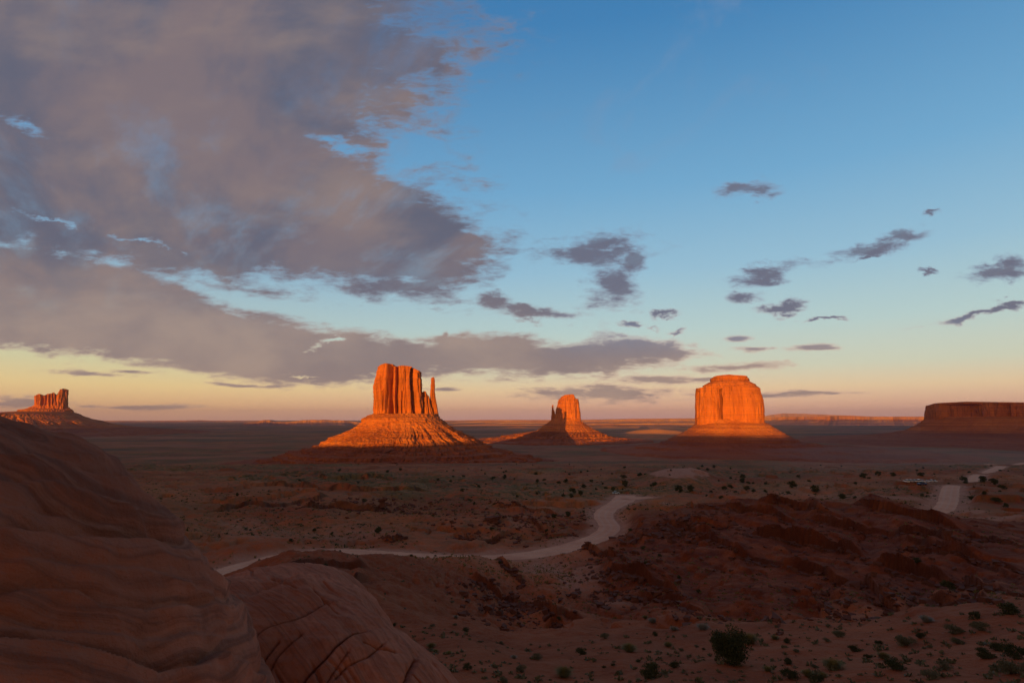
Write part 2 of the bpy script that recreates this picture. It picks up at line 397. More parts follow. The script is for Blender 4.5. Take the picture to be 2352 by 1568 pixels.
def mat_road():
    m, q, b = new_mat('packed_dirt')
    p = ocoord(q)
    n1 = q.noise(p, 0.09, 5, 0.6); n2 = q.noise(p, 1.2, 4, 0.6)
    c = q.ramp(n1, [(0.3, (0.60, 0.28, 0.175, 1)), (0.7, (0.74, 0.40, 0.26, 1))])
    c = q.mix(q.ss(n2, 0.5, 0.7, 0, 0.3), c, (0.36, 0.17, 0.11, 1))
    at = q.nt.nodes.new('ShaderNodeAttribute'); at.attribute_name = 'zone'
    s = q.sep(at.outputs['Vector'])[0]          # across the road -> wheel tracks
    tr = q.m('SINE', q.m('MULTIPLY', s, 19.0))
    c = q.mix(q.ss(tr, 0.1, 0.9, 0, 0.3), c, (0.62, 0.40, 0.31, 1))
    q.put(b.inputs['Base Color'], c)
    bump(q, b, n2, 0.4, 0.3)
    return m
def mat_slick(name, tint=1.0, bands=0.7):
    m, q, b = new_mat(name, 0.9)
    p = ocoord(q)
    at = q.nt.nodes.new('ShaderNodeAttribute'); at.attribute_name = 'zone'
    bed = q.sep(at.outputs['Vector'])[0]
    n1 = q.noise(p, 1.3, 5, 0.6); n2 = q.noise(p, 14.0, 5, 0.7); n3 = q.noise(p, 90.0, 3, 0.6)
    st = q.noise(q.xyz(q.m('MULTIPLY', bed, 26.0), q.m('MULTIPLY', n1, 1.0), 0.0), 1.0, 5, 0.62)
    k = tint
    c = q.ramp(n1, [(0.3, (0.28*k, 0.086*k, 0.046*k, 1)), (0.55, (0.39*k, 0.130*k, 0.073*k, 1)), (0.75, (0.50*k, 0.185*k, 0.11*k, 1))])
    c = q.mix(q.ss(st, 0.42, 0.62, 0.0, bands), c, (0.16*k, 0.055*k, 0.034*k, 1))
    c = q.mix(q.ss(st, 0.60, 0.74, 0.0, bands * 0.6), c, (0.56*k, 0.24*k, 0.15*k, 1))
    c = q.mix(q.ss(n2, 0.52, 0.72, 0.0, 0.4), c, (0.17*k, 0.07*k, 0.05*k, 1))
    q.put(b.inputs['Base Color'], c)
    bump(q, b, q.m('ADD', q.m('ADD', q.m('MULTIPLY', n2, 0.5), q.m('MULTIPLY', st, 0.5)), q.m('MULTIPLY', n3, 0.18)), 0.6, 0.06)
    return m
def mat_far():
    m, q, b = new_mat('far_badlands')
    p = ocoord(q)
    st = q.noise(sc3(q, p, (0.0002, 0.0002, 0.03)), 1.0, 4, 0.6, 0.2)
    n = q.noise(p, 0.0012, 5, 0.6)
    c = q.mix(q.ss(st, 0.4, 0.6), (0.40, 0.20, 0.15, 1), (0.30, 0.12, 0.09, 1))
    c = q.mix(q.ss(n, 0.45, 0.65, 0, 0.5), c, (0.46, 0.27, 0.21, 1))
    q.put(b.inputs['Base Color'], c)
    return m
def mat_leaf(name, c1, c2):
    m, q, b = new_mat(name, 0.8)
    oi = q.nt.nodes.new('ShaderNodeObjectInfo')
    n = q.noise(ocoord(q), 2.3, 3, 0.6)
    c = q.mix(n, c1, c2)
    c = q.mix(q.m('MULTIPLY', oi.outputs['Random'], 0.3), c, (0.09, 0.075, 0.035, 1))
    q.put(b.inputs['Base Color'], c)
    return m
def mat_flat(name, c, rough=0.6, metal=0.0):
    m, q, b = new_mat(name, rough)
    n = q.noise(ocoord(q), 3.0, 3, 0.5)
    q.put(b.inputs['Base Color'], q.mix(q.m('MULTIPLY', n, 0.3), c, tuple(v * 0.7 for v in c[:3]) + (1,)))
    b.inputs['Metallic'].default_value = metal
    return m
M_BUTTE, M_TALUS, M_GROUND, M_ROAD, M_FAR = mat_butte(), mat_talus(), mat_ground(), mat_road(), mat_far()
M_SLICK, M_SLICK2 = mat_slick('slickrock', 0.92), mat_slick('cracked_slickrock', 1.12, 0.5)
M_JUN = mat_leaf('juniper_green', (0.034, 0.046, 0.018, 1), (0.066, 0.074, 0.030, 1))
M_SAGE = mat_leaf('sage_green', (0.11, 0.115, 0.07, 1), (0.17, 0.165, 0.105, 1))
M_STRAW = mat_leaf('straw_green', (0.16, 0.135, 0.04, 1), (0.24, 0.19, 0.07, 1))
M_PALE = mat_leaf('pale_brush', (0.30, 0.27, 0.22, 1), (0.22, 0.20, 0.15, 1))
M_BARK = mat_flat('grey_bark', (0.12, 0.09, 0.07, 1), 0.9)

# ------------------------------------------------------------------ terrain
FLOOR = -130.0
FAR = [(390, 1133), (550, 1106), (800, 1085), (1200, 1069)]
COLS = {
 -900: [(20, 2000), (45, 1800), (90, 1500), (150, 1350), (200, 1275), (280, 1195)] + FAR,
 300: [(20, 2000), (45, 1760), (90, 1480), (150, 1345), (200, 1270), (280, 1195)] + FAR,
 500: [(20, 2000), (45, 1660), (90, 1440), (135, 1350), (172, 1310), (200, 1277), (280, 1195)] + FAR,
 640: [(20, 2000), (45, 1620), (75, 1420), (105, 1335), (135, 1284), (150, 1300), (180, 1284), (205, 1260), (280, 1190)] + FAR,
 700: [(20, 2000), (45, 1600), (70, 1430), (100, 1340), (135, 1268), (150, 1290), (172, 1292), (196, 1268), (280, 1190)] + FAR,
 850: [(20, 2000), (45, 1580), (70, 1440), (100, 1345), (135, 1266), (152, 1292), (172, 1296), (198, 1268), (280, 1190)] + FAR,
 960: [(20, 2000), (45, 1570), (70, 1450), (100, 1365), (135, 1292), (160, 1293), (196, 1276), (280, 1192)] + FAR,
 1080: [(20, 2000), (45, 1560), (70, 1455), (95, 1405), (115, 1385), (140, 1340), (165, 1300), (196, 1281), (280, 1190)] + FAR,
 1200: [(20, 2000), (45, 1560), (60, 1498), (80, 1458), (95, 1452), (120, 1412), (145, 1360), (172, 1304), (200, 1275), (280, 1186)] + FAR,
 1350: [(20, 2000), (45, 1565), (60, 1498), (80, 1455), (100, 1440), (120, 1405), (150, 1340), (182, 1284), (220, 1243), (280, 1180)] + FAR,
 1480: [(20, 2000), (45, 1560), (60, 1500), (80, 1450), (100, 1432), (125, 1380), (160, 1305), (200, 1235), (240, 1194), (300, 1166)] + FAR,
 1600: [(20, 2000), (45, 1560), (60, 1500), (80, 1445), (95, 1428), (115, 1392), (155, 1300), (200, 1222), (240, 1166), (265, 1178), (310, 1160)] + FAR,
 1700: [(20, 2000), (45, 1560), (60, 1500), (78, 1442), (90, 1432), (110, 1402), (150, 1308), (200, 1220), (243, 1146), (265, 1170), (310, 1158)] + FAR,
 1850: [(20, 2000), (45, 1560), (60, 1500), (78, 1440), (90, 1430), (110, 1402), (150, 1308), (200, 1222), (245, 1162), (265, 1176), (310, 1155)] + FAR,
 2000: [(20, 2000), (45, 1560), (60, 1495), (78, 1436), (90, 1424), (110, 1398), (150, 1306), (200, 1220), (243, 1150), (262, 1174), (310, 1158)] + FAR,
 2150: [(20, 2000), (45, 1560), (60, 1485), (78, 1420), (90, 1405), (110, 1380), (150, 1300), (200, 1222), (245, 1178), (262, 1188), (310, 1164)] + FAR,
 2352: [(20, 2000), (45, 1560), (60, 1470), (78, 1400), (90, 1380), (110, 1355), (150, 1295), (200, 1238), (240, 1208), (262, 1204), (310, 1172)] + FAR,
 3200: [(20, 2000), (45, 1560), (60, 1460), (90, 1370), (150, 1290), (200, 1235), (262, 1200), (310, 1170)] + FAR,
}
LDG = np.linspace(math.log(15), math.log(1790), 400)
_az = []; _tab = []
def pchip(xs, ys, xq):
    xs = np.array(xs, float); ys = np.array(ys, float); h = np.diff(xs); dl = np.diff(ys) / h
    d = np.zeros_like(ys)
    for i in range(1, len(xs) - 1):
        if dl[i - 1] * dl[i] > 0: d[i] = 2 / (1 / dl[i - 1] + 1 / dl[i])
    d[0] = dl[0]; d[-1] = dl[-1]
    i = np.clip(np.searchsorted(xs, xq) - 1, 0, len(h) - 1); t = (xq - xs[i]) / h[i]; t = np.clip(t, 0, 1)
    return (ys[i] * (1 + 2 * t) * (1 - t) ** 2 + h[i] * d[i] * t * (1 - t) ** 2 + ys[i + 1] * t * t * (3 - 2 * t) + h[i] * d[i + 1] * t * t * (t - 1))
for x in sorted(COLS):
    ld = []; zz = []
    for d_, y_ in COLS[x]:
        v = pdir(x, y_); ld.append(math.log(d_)); zz.append(v[2] / math.hypot(v[0], v[1]) * d_)
    ld.append(math.log(1790)); zz.append(-127.0)
    v = pdir(x, 1200); _az.append(math.atan2(v[0], v[1]))
    _tab.append(pchip(ld, zz, LDG))
AZC = np.array(_az); TAB = np.array(_tab)
AZG = np.linspace(AZC[0], AZC[-1], 240)
TABG = np.stack([pchip(AZC, TAB[:, k], AZG) for k in range(TAB.shape[1])], 1)

def base_h(X, Y, wob=True):
    r = np.hypot(X, Y); az = np.arctan2(X, Y)
    if wob:
        k = sst(60, 120, r) * (1 - 0.8 * sst(700, 1500, r))
        az = az + 0.022 * k * fbm2(X / 45, Y / 45, 3, 11)
        lr = np.log(np.maximum(r, 15)) + 0.045 * k * fbm2(X / 38, Y / 38, 3, 12)
    else:
        lr = np.log(np.maximum(r, 15))
    a = np.clip((az - AZG[0]) / (AZG[-1] - AZG[0]) * (len(AZG) - 1), 0, len(AZG) - 1.001)
    b = np.clip((lr - LDG[0]) / (LDG[-1] - LDG[0]) * (len(LDG) - 1), 0, len(LDG) - 1.001)
    i = a.astype(int); j = b.astype(int); fa = a - i; fb = b - j
    z = (TABG[i, j] * (1 - fa) * (1 - fb) + TABG[i + 1, j] * fa * (1 - fb) + TABG[i, j + 1] * (1 - fa) * fb + TABG[i + 1, j + 1] * fa * fb)
    z = np.where(r > 1500, z + (FLOOR - z) * sst(1500, 2400, r), z)
    return z

ROADS = [
 [(380, 1350, 140, 9), (440, 1335, 152, 9), (534, 1307, 172, 9), (608, 1286, 186, 9), (693, 1270, 195, 8.5), (795, 1266, 199, 8.5), (896, 1271, 198, 8), (998, 1278, 196, 8), (1099, 1281, 196, 8),
  (1201, 1275, 200, 9), (1277, 1263, 208, 10), (1342, 1245, 220, 9.5), (1386, 1227, 235, 9), (1400, 1208, 252, 8.8), (1387, 1188, 275, 9), (1392, 1172, 300, 9.5), (1418, 1156, 330, 11), (1436, 1144, 360, 14), (1436, 1137, 378, 12)],
 [(1436, 1145, 355, 8), (1465, 1143, 362, 9), (1500, 1141, 366, 5)],
 [(2130, 1181, 292, 6), (2158, 1172, 300, 7.5), (2173, 1160, 322, 7.5), (2180, 1137, 385, 8.5), (2186, 1117, 475, 9), (2190, 1114, 490, 7)],
 [(2232, 1107, 545, 6), (2238, 1103, 575, 9), (2243, 1093, 690, 10), (2252, 1089.5, 745, 8)],
 [(2258, 1088, 770, 6), (2272, 1082, 860, 10), (2284, 1078, 930, 12), (2300, 1070, 1180, 13)],
 [(2262, 1066.5, 1290, 6), (2276, 1065.5, 1330, 9), (2292, 1067, 1270, 6)], [(2330, 1067, 1250, 7), (2352, 1063, 1420, 12), (2400, 1059, 1600, 14)],
]
def road_world(pts):
    out = []
    for x, y, d, w in pts:
        v = pdir(x, y); k = d / math.hypot(v[0], v[1]); out.append((v[0] * k, v[1] * k, v[2] * k, w))
    P_ = np.array(out); n = len(P_)
    t = np.arange(n); seg = np.r_[0, np.cumsum(np.hypot(np.diff(P_[:, 0]), np.diff(P_[:, 1])))]
    q = np.arange(0, seg[-1], 1.5)
    res = np.stack([pchip(seg, P_[:, c], q) for c in range(4)], 1)
    for _ in range(6):
        res[1:-1, :3] = (res[:-2, :3] + res[1:-1, :3] * 2 + res[2:, :3]) / 4
    return res
RW = [road_world(p) for p in ROADS]

def road_info(X, Y):
    """distance to the nearest road edge (negative inside) and road height"""
    shp = X.shape; X = X.ravel(); Y = Y.ravel()
    best = np.full(X.shape, 1e9); hz = np.zeros(X.shape)
    for R in RW:
        mn = R[:, :2].min(0) - 30; mx = R[:, :2].max(0) + 30
        idx = np.where((X > mn[0]) & (X < mx[0]) & (Y > mn[1]) & (Y < mx[1]))[0]
        for c0 in range(0, len(idx), 20000):
            ii = idx[c0:c0 + 20000]
            dd = np.hypot(X[ii, None] - R[None, ::2, 0], Y[ii, None] - R[None, ::2, 1]) - R[None, ::2, 3] * 0.5
            k = dd.argmin(1); dmin = dd[np.arange(len(ii)), k]
            up = dmin < best[ii]
            best[ii] = np.where(up, dmin, best[ii]); hz[ii] = np.where(up, R[::2, 2][k], hz[ii])
    return best.reshape(shp), hz.reshape(shp)

def blobf(X, Y, x, y, d, rx, rd, p=2.0):
    """soft spot on the ground: bearing of pixel x, distance d; rx pixels wide, rd relative depth"""
    v = pdir(x, y); a0 = math.atan2(v[0], v[1]); v2 = pdir(x + rx, y); a1 = math.atan2(v2[0], v2[1]) - a0
    az = np.arctan2(X, Y); lr = np.log(np.maximum(np.hypot(X, Y), 1))
    q = ((az - a0) / a1) ** 2 + ((lr - math.log(d)) / rd) ** 2
    return np.exp(-q ** (p / 2))

def terrace(z, t, step, sharp):
    """cut ledges: t is the bed coordinate"""
    k = t / step; f = k - np.floor(k)
    return z + step * ((sst(0.5 - sharp, 0.5 + sharp, f)) - f)

LEDGES = []; SCARP = None
def add_ledge(pts, h, back=22.0):
    o = []
    for x, y in pts:
        v = pdir(x, y); hh = math.hypot(v[0], v[1]); v = v / hh
        ds = np.exp(np.linspace(math.log(40), math.log(1800), 900))
        z = base_h(v[0] * ds, v[1] * ds, False); b = np.where(v[2] * ds < z)[0]
        if len(b): o.append((math.atan2(v[0], v[1]), ds[b[0]]))
    LEDGES.append((np.array(sorted(o)), h, back))
for pts, h, bk in [
    ([(1560, 1160), (1605, 1164), (1700, 1178), (1772, 1193), (1830, 1215)], 1.8, 26), ([(1530, 1200), (1570, 1214), (1600, 1227), (1650, 1245)], 2.2, 22), ([(1590, 1236), (1640, 1252), (1681, 1271), (1720, 1290)], 1.6, 20),
    ([(1678, 1279), (1772, 1294), (1837, 1307), (1874, 1313), (1930, 1333), (1998, 1353), (2034, 1381), (2106, 1411)], 1.7, 22), ([(1715, 1246), (1760, 1252), (1810, 1253), (1930, 1269), (1990, 1290)], 2.4, 18),
    ([(1745, 1155), (1800, 1162), (1850, 1175), (1900, 1200)], 2.0, 20), ([(1960, 1160), (2010, 1172), (2100, 1200), (2200, 1225), (2352, 1262)], 2.6, 20), ([(1850, 1205), (1950, 1222), (2060, 1236), (2160, 1262), (2250, 1290)], 2.0, 18),
    ([(2000, 1300), (2100, 1318), (2200, 1340), (2352, 1385)], 2.2, 18), ([(2060, 1270), (2160, 1285), (2300, 1310), (2380, 1320)], 1.6, 16), ([(2120, 1380), (2200, 1388), (2300, 1405)], 1.6, 10),
    ([(1560, 1400), (1590, 1405), (1640, 1412)], 1.2, 8), ([(1770, 1402), (1788, 1440), (1792, 1462)], 1.4, 6), ([(1940, 1425), (1990, 1430), (2040, 1422)], 1.4, 8), ([(1440, 1362), (1500, 1372), (1585, 1384)], 1.4, 10),
    ([(1320, 1265), (1350, 1262), (1400, 1280), (1440, 1300)], 1.8, 14), ([(1380, 1310), (1430, 1322), (1500, 1340), (1560, 1368)], 1.8, 14), ([(1130, 1290), (1160, 1310), (1200, 1345)], 1.4, 10), ([(1080, 1330), (1150, 1370), (1230, 1420), (1300, 1440)], 1.6, 9),
    ([(1040, 1240), (1080, 1246), (1130, 1238), (1180, 1220)], 1.6, 10), ([(870, 1238), (900, 1242), (935, 1240)], 1.4, 10), ([(1160, 1190), (1230, 1205), (1260, 1222), (1330, 1230)], 1.6, 16), ([(690, 1176), (760, 1168), (860, 1175), (900, 1172)], 2.4, 18),
    ([(1130, 1165), (1210, 1170), (1290, 1180)], 2.0, 18), ([(470, 1180), (540, 1165), (640, 1160), (760, 1140)], 2.2, 30), ([(560, 1120), (700, 1124), (860, 1128), (980, 1124)], 3.0, 40), ([(620, 1096), (760, 1100), (900, 1098)], 3.5, 60),
    ([(640, 1330), (760, 1300), (850, 1296)], 0.9, 8), ([(790, 1385), (812, 1350), (850, 1330)], 1.6, 9), ([(1240, 1440), (1300, 1430), (1390, 1440)], 1.0, 6), ([(2040, 1240), (2352, 1330)], 1.2, 12)]:
    add_ledge(pts, h, bk)

def height(X, Y, full=True):
    r = np.hypot(X, Y)
    z = base_h(X, Y)
    near = 1 - sst(90, 130, r)
    mid = sst(60, 100, r) * (1 - sst(900, 2000, r))
    # rolling lumps and washes
    az = np.arctan2(X, Y)
    hill = sst(85, 115, r) * (1 - sst(245, 275, r)) * sst(0.06, 0.22, az)
    z = z + 2.6 * (1 - 0.55 * hill) * mid * fbm2(X / 42, Y / 42, 4, 3) + 0.35 * near * fbm2(X / 9, Y / 9, 4, 5)
    fine = fbm2(X / 9, Y / 9, 4, 6, 0.55)
    z = z + 0.62 * mid * fine + 0.22 * mid * (1 - sst(280, 420, r)) * (1 - 2 * np.abs(fbm2(X / 3.5, Y / 3.5, 3, 7)))
    # gullies on the dark hills of the right and the brown spur of the left
    az = np.arctan2(X, Y)
    hill = sst(85, 115, r) * (1 - sst(245, 275, r)) * sst(0.06, 0.22, az)
    spur = sst(48, 75, r) * (1 - sst(135, 150, r)) * (1 - sst(-0.02, 0.12, az))
    gl = 1 - np.abs(pn2((X + 9 * pn2(X / 30, Y / 30, 21)) / 26, (Y + 9 * pn2(X / 30, Y / 30, 22)) / 34, 23)) * 2
    z = z - (hill * 1.0 + spur * 0.9) * np.maximum(gl, 0) ** 3
    led = z + 0.04 * X - 0.03 * Y + 1.6 * fbm2(X / 28, Y / 28, 3, 31)
    tz = terrace(z, led, 5.2, 0.10)
    z = z + (tz - z) * hill * 0.25 * sst(-0.25, 0.15, pn2(X / 55, Y / 55, 33))
    tz = terrace(z, led * 1.0 + 0.7, 1.7, 0.12)
    z = z + (tz - z) * hill * 0.4
    # broken ledges in the plain behind the road and in the ravine
    led2 = z + 0.012 * X + 0.9 * fbm2(X / 50, Y / 50, 4, 41)
    tz = terrace(z, led2, 3.4, 0.07)
    zone = sst(200, 240, r) * (1 - sst(900, 1500, r)) * (1 - hill)
    z = z + (tz - z) * zone * 0.75 * sst(-0.05, 0.2, pn2(X / 110, Y / 110, 44))
    rav = np.exp(-((r - (96 + 10 * pn2(az * 9, r * 0 + 1.5, 51))) / 9) ** 2) * sst(-0.02, 0.15, az) * (1 - sst(0.55, 0.7, az))
    z = z - 2.8 * rav * sst(-0.2, 0.3, pn2(X / 14, Y / 14, 52) + 0.2)
    tz = terrace(z, z + 0.8 * fine, 1.3, 0.12)
    z = z + (tz - z) * 0.7 * np.exp(-((r - 96) / 14) ** 2) * sst(-0.05, 0.1, az)
    for L_, hh, back in LEDGES:
        if len(L_) < 2: continue
        k0 = (az > L_[0, 0] - 0.02) & (az < L_[-1, 0] + 0.02) & (r > L_[:, 1].min() - 8) & (r < L_[:, 1].max() + back * 3)
        if not k0.any(): continue
        a_, r_0, x_, y_ = az[k0], r[k0], X[k0], Y[k0]
        rl = np.interp(a_, L_[:, 0], L_[:, 1]) * (1 + 0.012 * pn2(x_ / 9, y_ / 9, 141) + 0.02 * pn2(x_ / 30, y_ / 30, 142))
        dd_ = r_0 - rl
        ends = sst(L_[0, 0] - 0.005, L_[0, 0] + 0.02, a_) * (1 - sst(L_[-1, 0] - 0.02, L_[-1, 0] + 0.005, a_))
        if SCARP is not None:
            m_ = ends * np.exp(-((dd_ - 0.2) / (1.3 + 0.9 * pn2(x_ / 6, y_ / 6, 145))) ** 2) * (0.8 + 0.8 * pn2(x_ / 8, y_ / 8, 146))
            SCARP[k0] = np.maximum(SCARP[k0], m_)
        z[k0] = z[k0] + (1.45 + 0.15 * hill[k0]) * hh * (1 - 0.75 * sst(0.62, 0.70, az[k0])) * ends * sst(0, 0.7, dd_) * np.exp(-np.maximum(dd_, 0) / (back * 1.3)) * (0.75 + 0.5 * pn2(x_ / 14, y_ / 14, 143))
    # rubble chute of the middle
    chute = blobf(X, Y, 1150, 1370, 128, 230, 0.24)
    rub = np.abs(pn2(X / 2.6, Y / 3.6, 61)) + 0.6 * np.abs(pn2(X / 1.2, Y / 1.6, 62))
    z = z + chute * 1.3 * (rub - 0.35)
    # far plain: low swells
    farw = sst(900, 2500, r)
    z = z + farw * (6 * fbm2(X / 900, Y / 900, 4, 71) - 2) * (1 + sst(5000, 20000, r))
    z = z + 44 * blobf(X, Y, 1504, 985, 5450, 66, 0.014, 3) * (1 + 0.25 * pn2(X / 160, Y / 160, 201)) + 30 * blobf(X, Y, 1190, 985, 7600, 110, 0.011) * (1 + 0.5 * pn2(X / 260, Y / 260, 202)) + 36 * blobf(X, Y, 1400, 985, 8600, 120, 0.011) * (1 + 0.5 * pn2(X / 260, Y / 260, 203))
    # dune mound with a bare flat top beyond the road
    z = z + 9 * blobf(X, Y, 1558, 1090, 560, 85, 0.20, 4.0)
    if full:
        e, hz = road_info(X, Y)
        k = 1 - sst(0.5, 9.0, e)
        z = z * (1 - k) + (hz - 0.12) * k
        return z, e
    return z

def ground_hit(x, y, dmin=30, dmax=40000):
    v = pdir(x, y); h = math.hypot(v[0], v[1]); v = v / h
    ds = np.exp(np.linspace(math.log(dmin), math.log(dmax), 1500))
    z, _ = height(v[0] * ds, v[1] * ds)
    below = np.where(v[2] * ds < z)[0]
    if len(below) == 0: return None
    i = below[0]; d = ds[i]
    return float(v[0] * d), float(v[1] * d), float(z[i])

azs = np.radians(np.concatenate([np.linspace(-80, -43, 50)[:-1], np.linspace(-43, 43, 1050), np.linspace(43, 80, 50)[1:]]))
rs = np.exp(np.concatenate([np.linspace(math.log(18), math.log(400), 640)[:-1], np.linspace(math.log(400), math.log(3000), 360)[:-1], np.linspace(math.log(3000), math.log(9500), 230)[:-1], np.linspace(math.log(9500), math.log(60000), 90)]))
AA, RR = np.meshgrid(azs, rs)
GX, GY = RR * np.sin(AA), RR * np.cos(AA)
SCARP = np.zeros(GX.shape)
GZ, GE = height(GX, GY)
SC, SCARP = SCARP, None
# zones: sand, red clay, scrub
az_, r_ = AA, RR
sandz = 0.9 * (1 - sst(1.0, 7.0, GE + 2.5 * fbm2(GX / 12, GY / 12, 3, 81)))
sandz = np.maximum(sandz, 1.0 * sst(0.45, 0.62, blobf(GX, GY, 1560, 1090, 560, 75, 0.17, 4.0) + 0.2 * fbm2(GX / 20, GY / 20, 3, 82)))
for bx, by, bd, rx, rd, k in [(1504, 985, 5420, 110, 0.05, .9), (1190, 985, 7600, 200, 0.1, .7), (1420, 985, 8500, 200, 0.1, .7), (1820, 1440, 88, 140, 0.04, .6), (1330, 1330, 158, 60, 0.13, .75), (1260, 1305, 178, 70, 0.08, .8), (1420, 1390, 128, 70, 0.08, .4), (1545, 1165, 300, 90, 0.04, .7), (700, 1235, 235, 200, 0.1, .35),
                        (2220, 1178, 296, 60, 0.03, .8), (2300, 1190, 282, 70, 0.035, .8), (1900, 1135, 375, 170, 0.10, .45), (2110, 1108, 560, 55, 0.05, .6), (2050, 1150, 330, 90, 0.04, .6), (1195, 1225, 262, 30, 0.08, .5), (850, 1230, 245, 60, 0.03, .5), (560, 1215, 265, 60, 0.08, .4)]:
    sandz = np.maximum(sandz, k * sst(0.25, 0.75, blobf(GX, GY, bx, by, bd, rx, rd) + 0.25 * fbm2(GX / 15, GY / 15, 3, 83)))
hill_ = sst(72, 128, r_ + 34 * fbm2(GX / 26, GY / 26, 4, 91)) * (1 - sst(250, 285, r_)) * sst(0.03, 0.20, az_ + 0.1 * fbm2(GX / 30, GY / 30, 3, 92))
spur_ = sst(40, 60, r_) * (1 - sst(140, 160, r_)) * (1 - sst(-0.06, 0.12, az_))
redz = np.maximum(hill_ * 1.0, spur_ * 0.66)
redz = np.maximum(redz, 0.50 * (1 - sst(90, 110, r_)) * (0.8 + 0.5 * fbm2(GX / 6, GY / 6, 3, 97)))
redz = np.maximum(redz, 0.55 * sst(0.05, 0.5, fbm2(GX / 160, GY / 160, 4, 93)) * sst(260, 330, r_))
redz = np.maximum(redz, 0.8 * blobf(GX, GY, 2250, 1050, 2000, 200, 0.0001))
greenz = sst(300, 430, r_ + 60 * fbm2(GX / 80, GY / 80, 3, 95)) * (0.35 + 0.65 * sst(-0.3, 0.35, fbm2(GX / 300, GY / 300, 4, 96)))
greenz = np.maximum(greenz, 0.35 * sst(200, 230, r_)) * (1 - 0.7 * hill_)
ZN = np.stack([np.clip(sandz, 0, 1), np.clip(redz, 0, 1), np.clip(greenz, 0, 1)], -1).reshape(-1, 3)
V = np.stack([GX, GY, GZ], -1).reshape(-1, 3)
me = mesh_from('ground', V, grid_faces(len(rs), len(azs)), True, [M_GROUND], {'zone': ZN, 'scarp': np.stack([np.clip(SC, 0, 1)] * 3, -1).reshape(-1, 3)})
tag(obj('ground', me), kind='structure')

# roads: strips lying on the ground
for R in RW:
    n = len(R); tx = np.gradient(R[:, 0]); ty = np.gradient(R[:, 1]); l = np.hypot(tx, ty); nx, ny = ty / l, -tx / l
    K = 13; V = []; A = []
    s = np.linspace(-0.5, 0.5, K)
    ph = np.arange(n) * 1.5
    for k in range(K):
        w = R[:, 3] * (1 + 0.10 * pn2(ph / 9, np.zeros(n) + (3 if s[k] < 0 else 9), 5) + 0.07 * pn2(ph / 3, np.zeros(n) + (3 if s[k] < 0 else 9), 6))
        V.append(np.stack([R[:, 0] + nx * s[k] * w, R[:, 1] + ny * s[k] * w, R[:, 2] + 0.02 - 0.12 * (abs(s[k]) * 2) ** 6], 1))
        A.append(np.stack([np.full(n, s[k])] * 3, 1))
    V = np.stack(V, 1).reshape(-1, 3); A = np.stack(A, 1).reshape(-1, 3)
    me = mesh_from('road', V, grid_faces(n, K), True, [M_ROAD], {'zone': A})
    tag(obj('road', me), kind='structure')

# ------------------------------------------------------------------ buttes
class Frame:
    """vertical plane facing the viewer at a distance; turns photograph points into metres"""
    def __init__(s, xref, dist):
        v = pdir(xref, 962); h = math.hypot(v[0], v[1]); s.f = np.array([v[0] / h, v[1] / h]); s.r = np.array([s.f[1], -s.f[0]])
        s.dist = dist; s.o = s.f * dist
    def az(s, x, y):
        v = pdir(x, y); k = s.dist / (v[0] * s.f[0] + v[1] * s.f[1])
        return (v[0] * k) * s.r[0] + (v[1] * k) * s.r[1], v[2] * k
    def world(s, a, b, z):
        """a sideways, b towards the viewer, z up"""
        return np.stack([s.o[0] + a * s.r[0] - b * s.f[0], s.o[1] + a * s.r[1] - b * s.f[1], z], -1)

def prof(fr, pts):
    q = np.array([fr.az(x, y) for x, y in pts]); return q[np.argsort(q[:, 1])]
def interp(p, z): return np.interp(z, p[:, 1], p[:, 0])

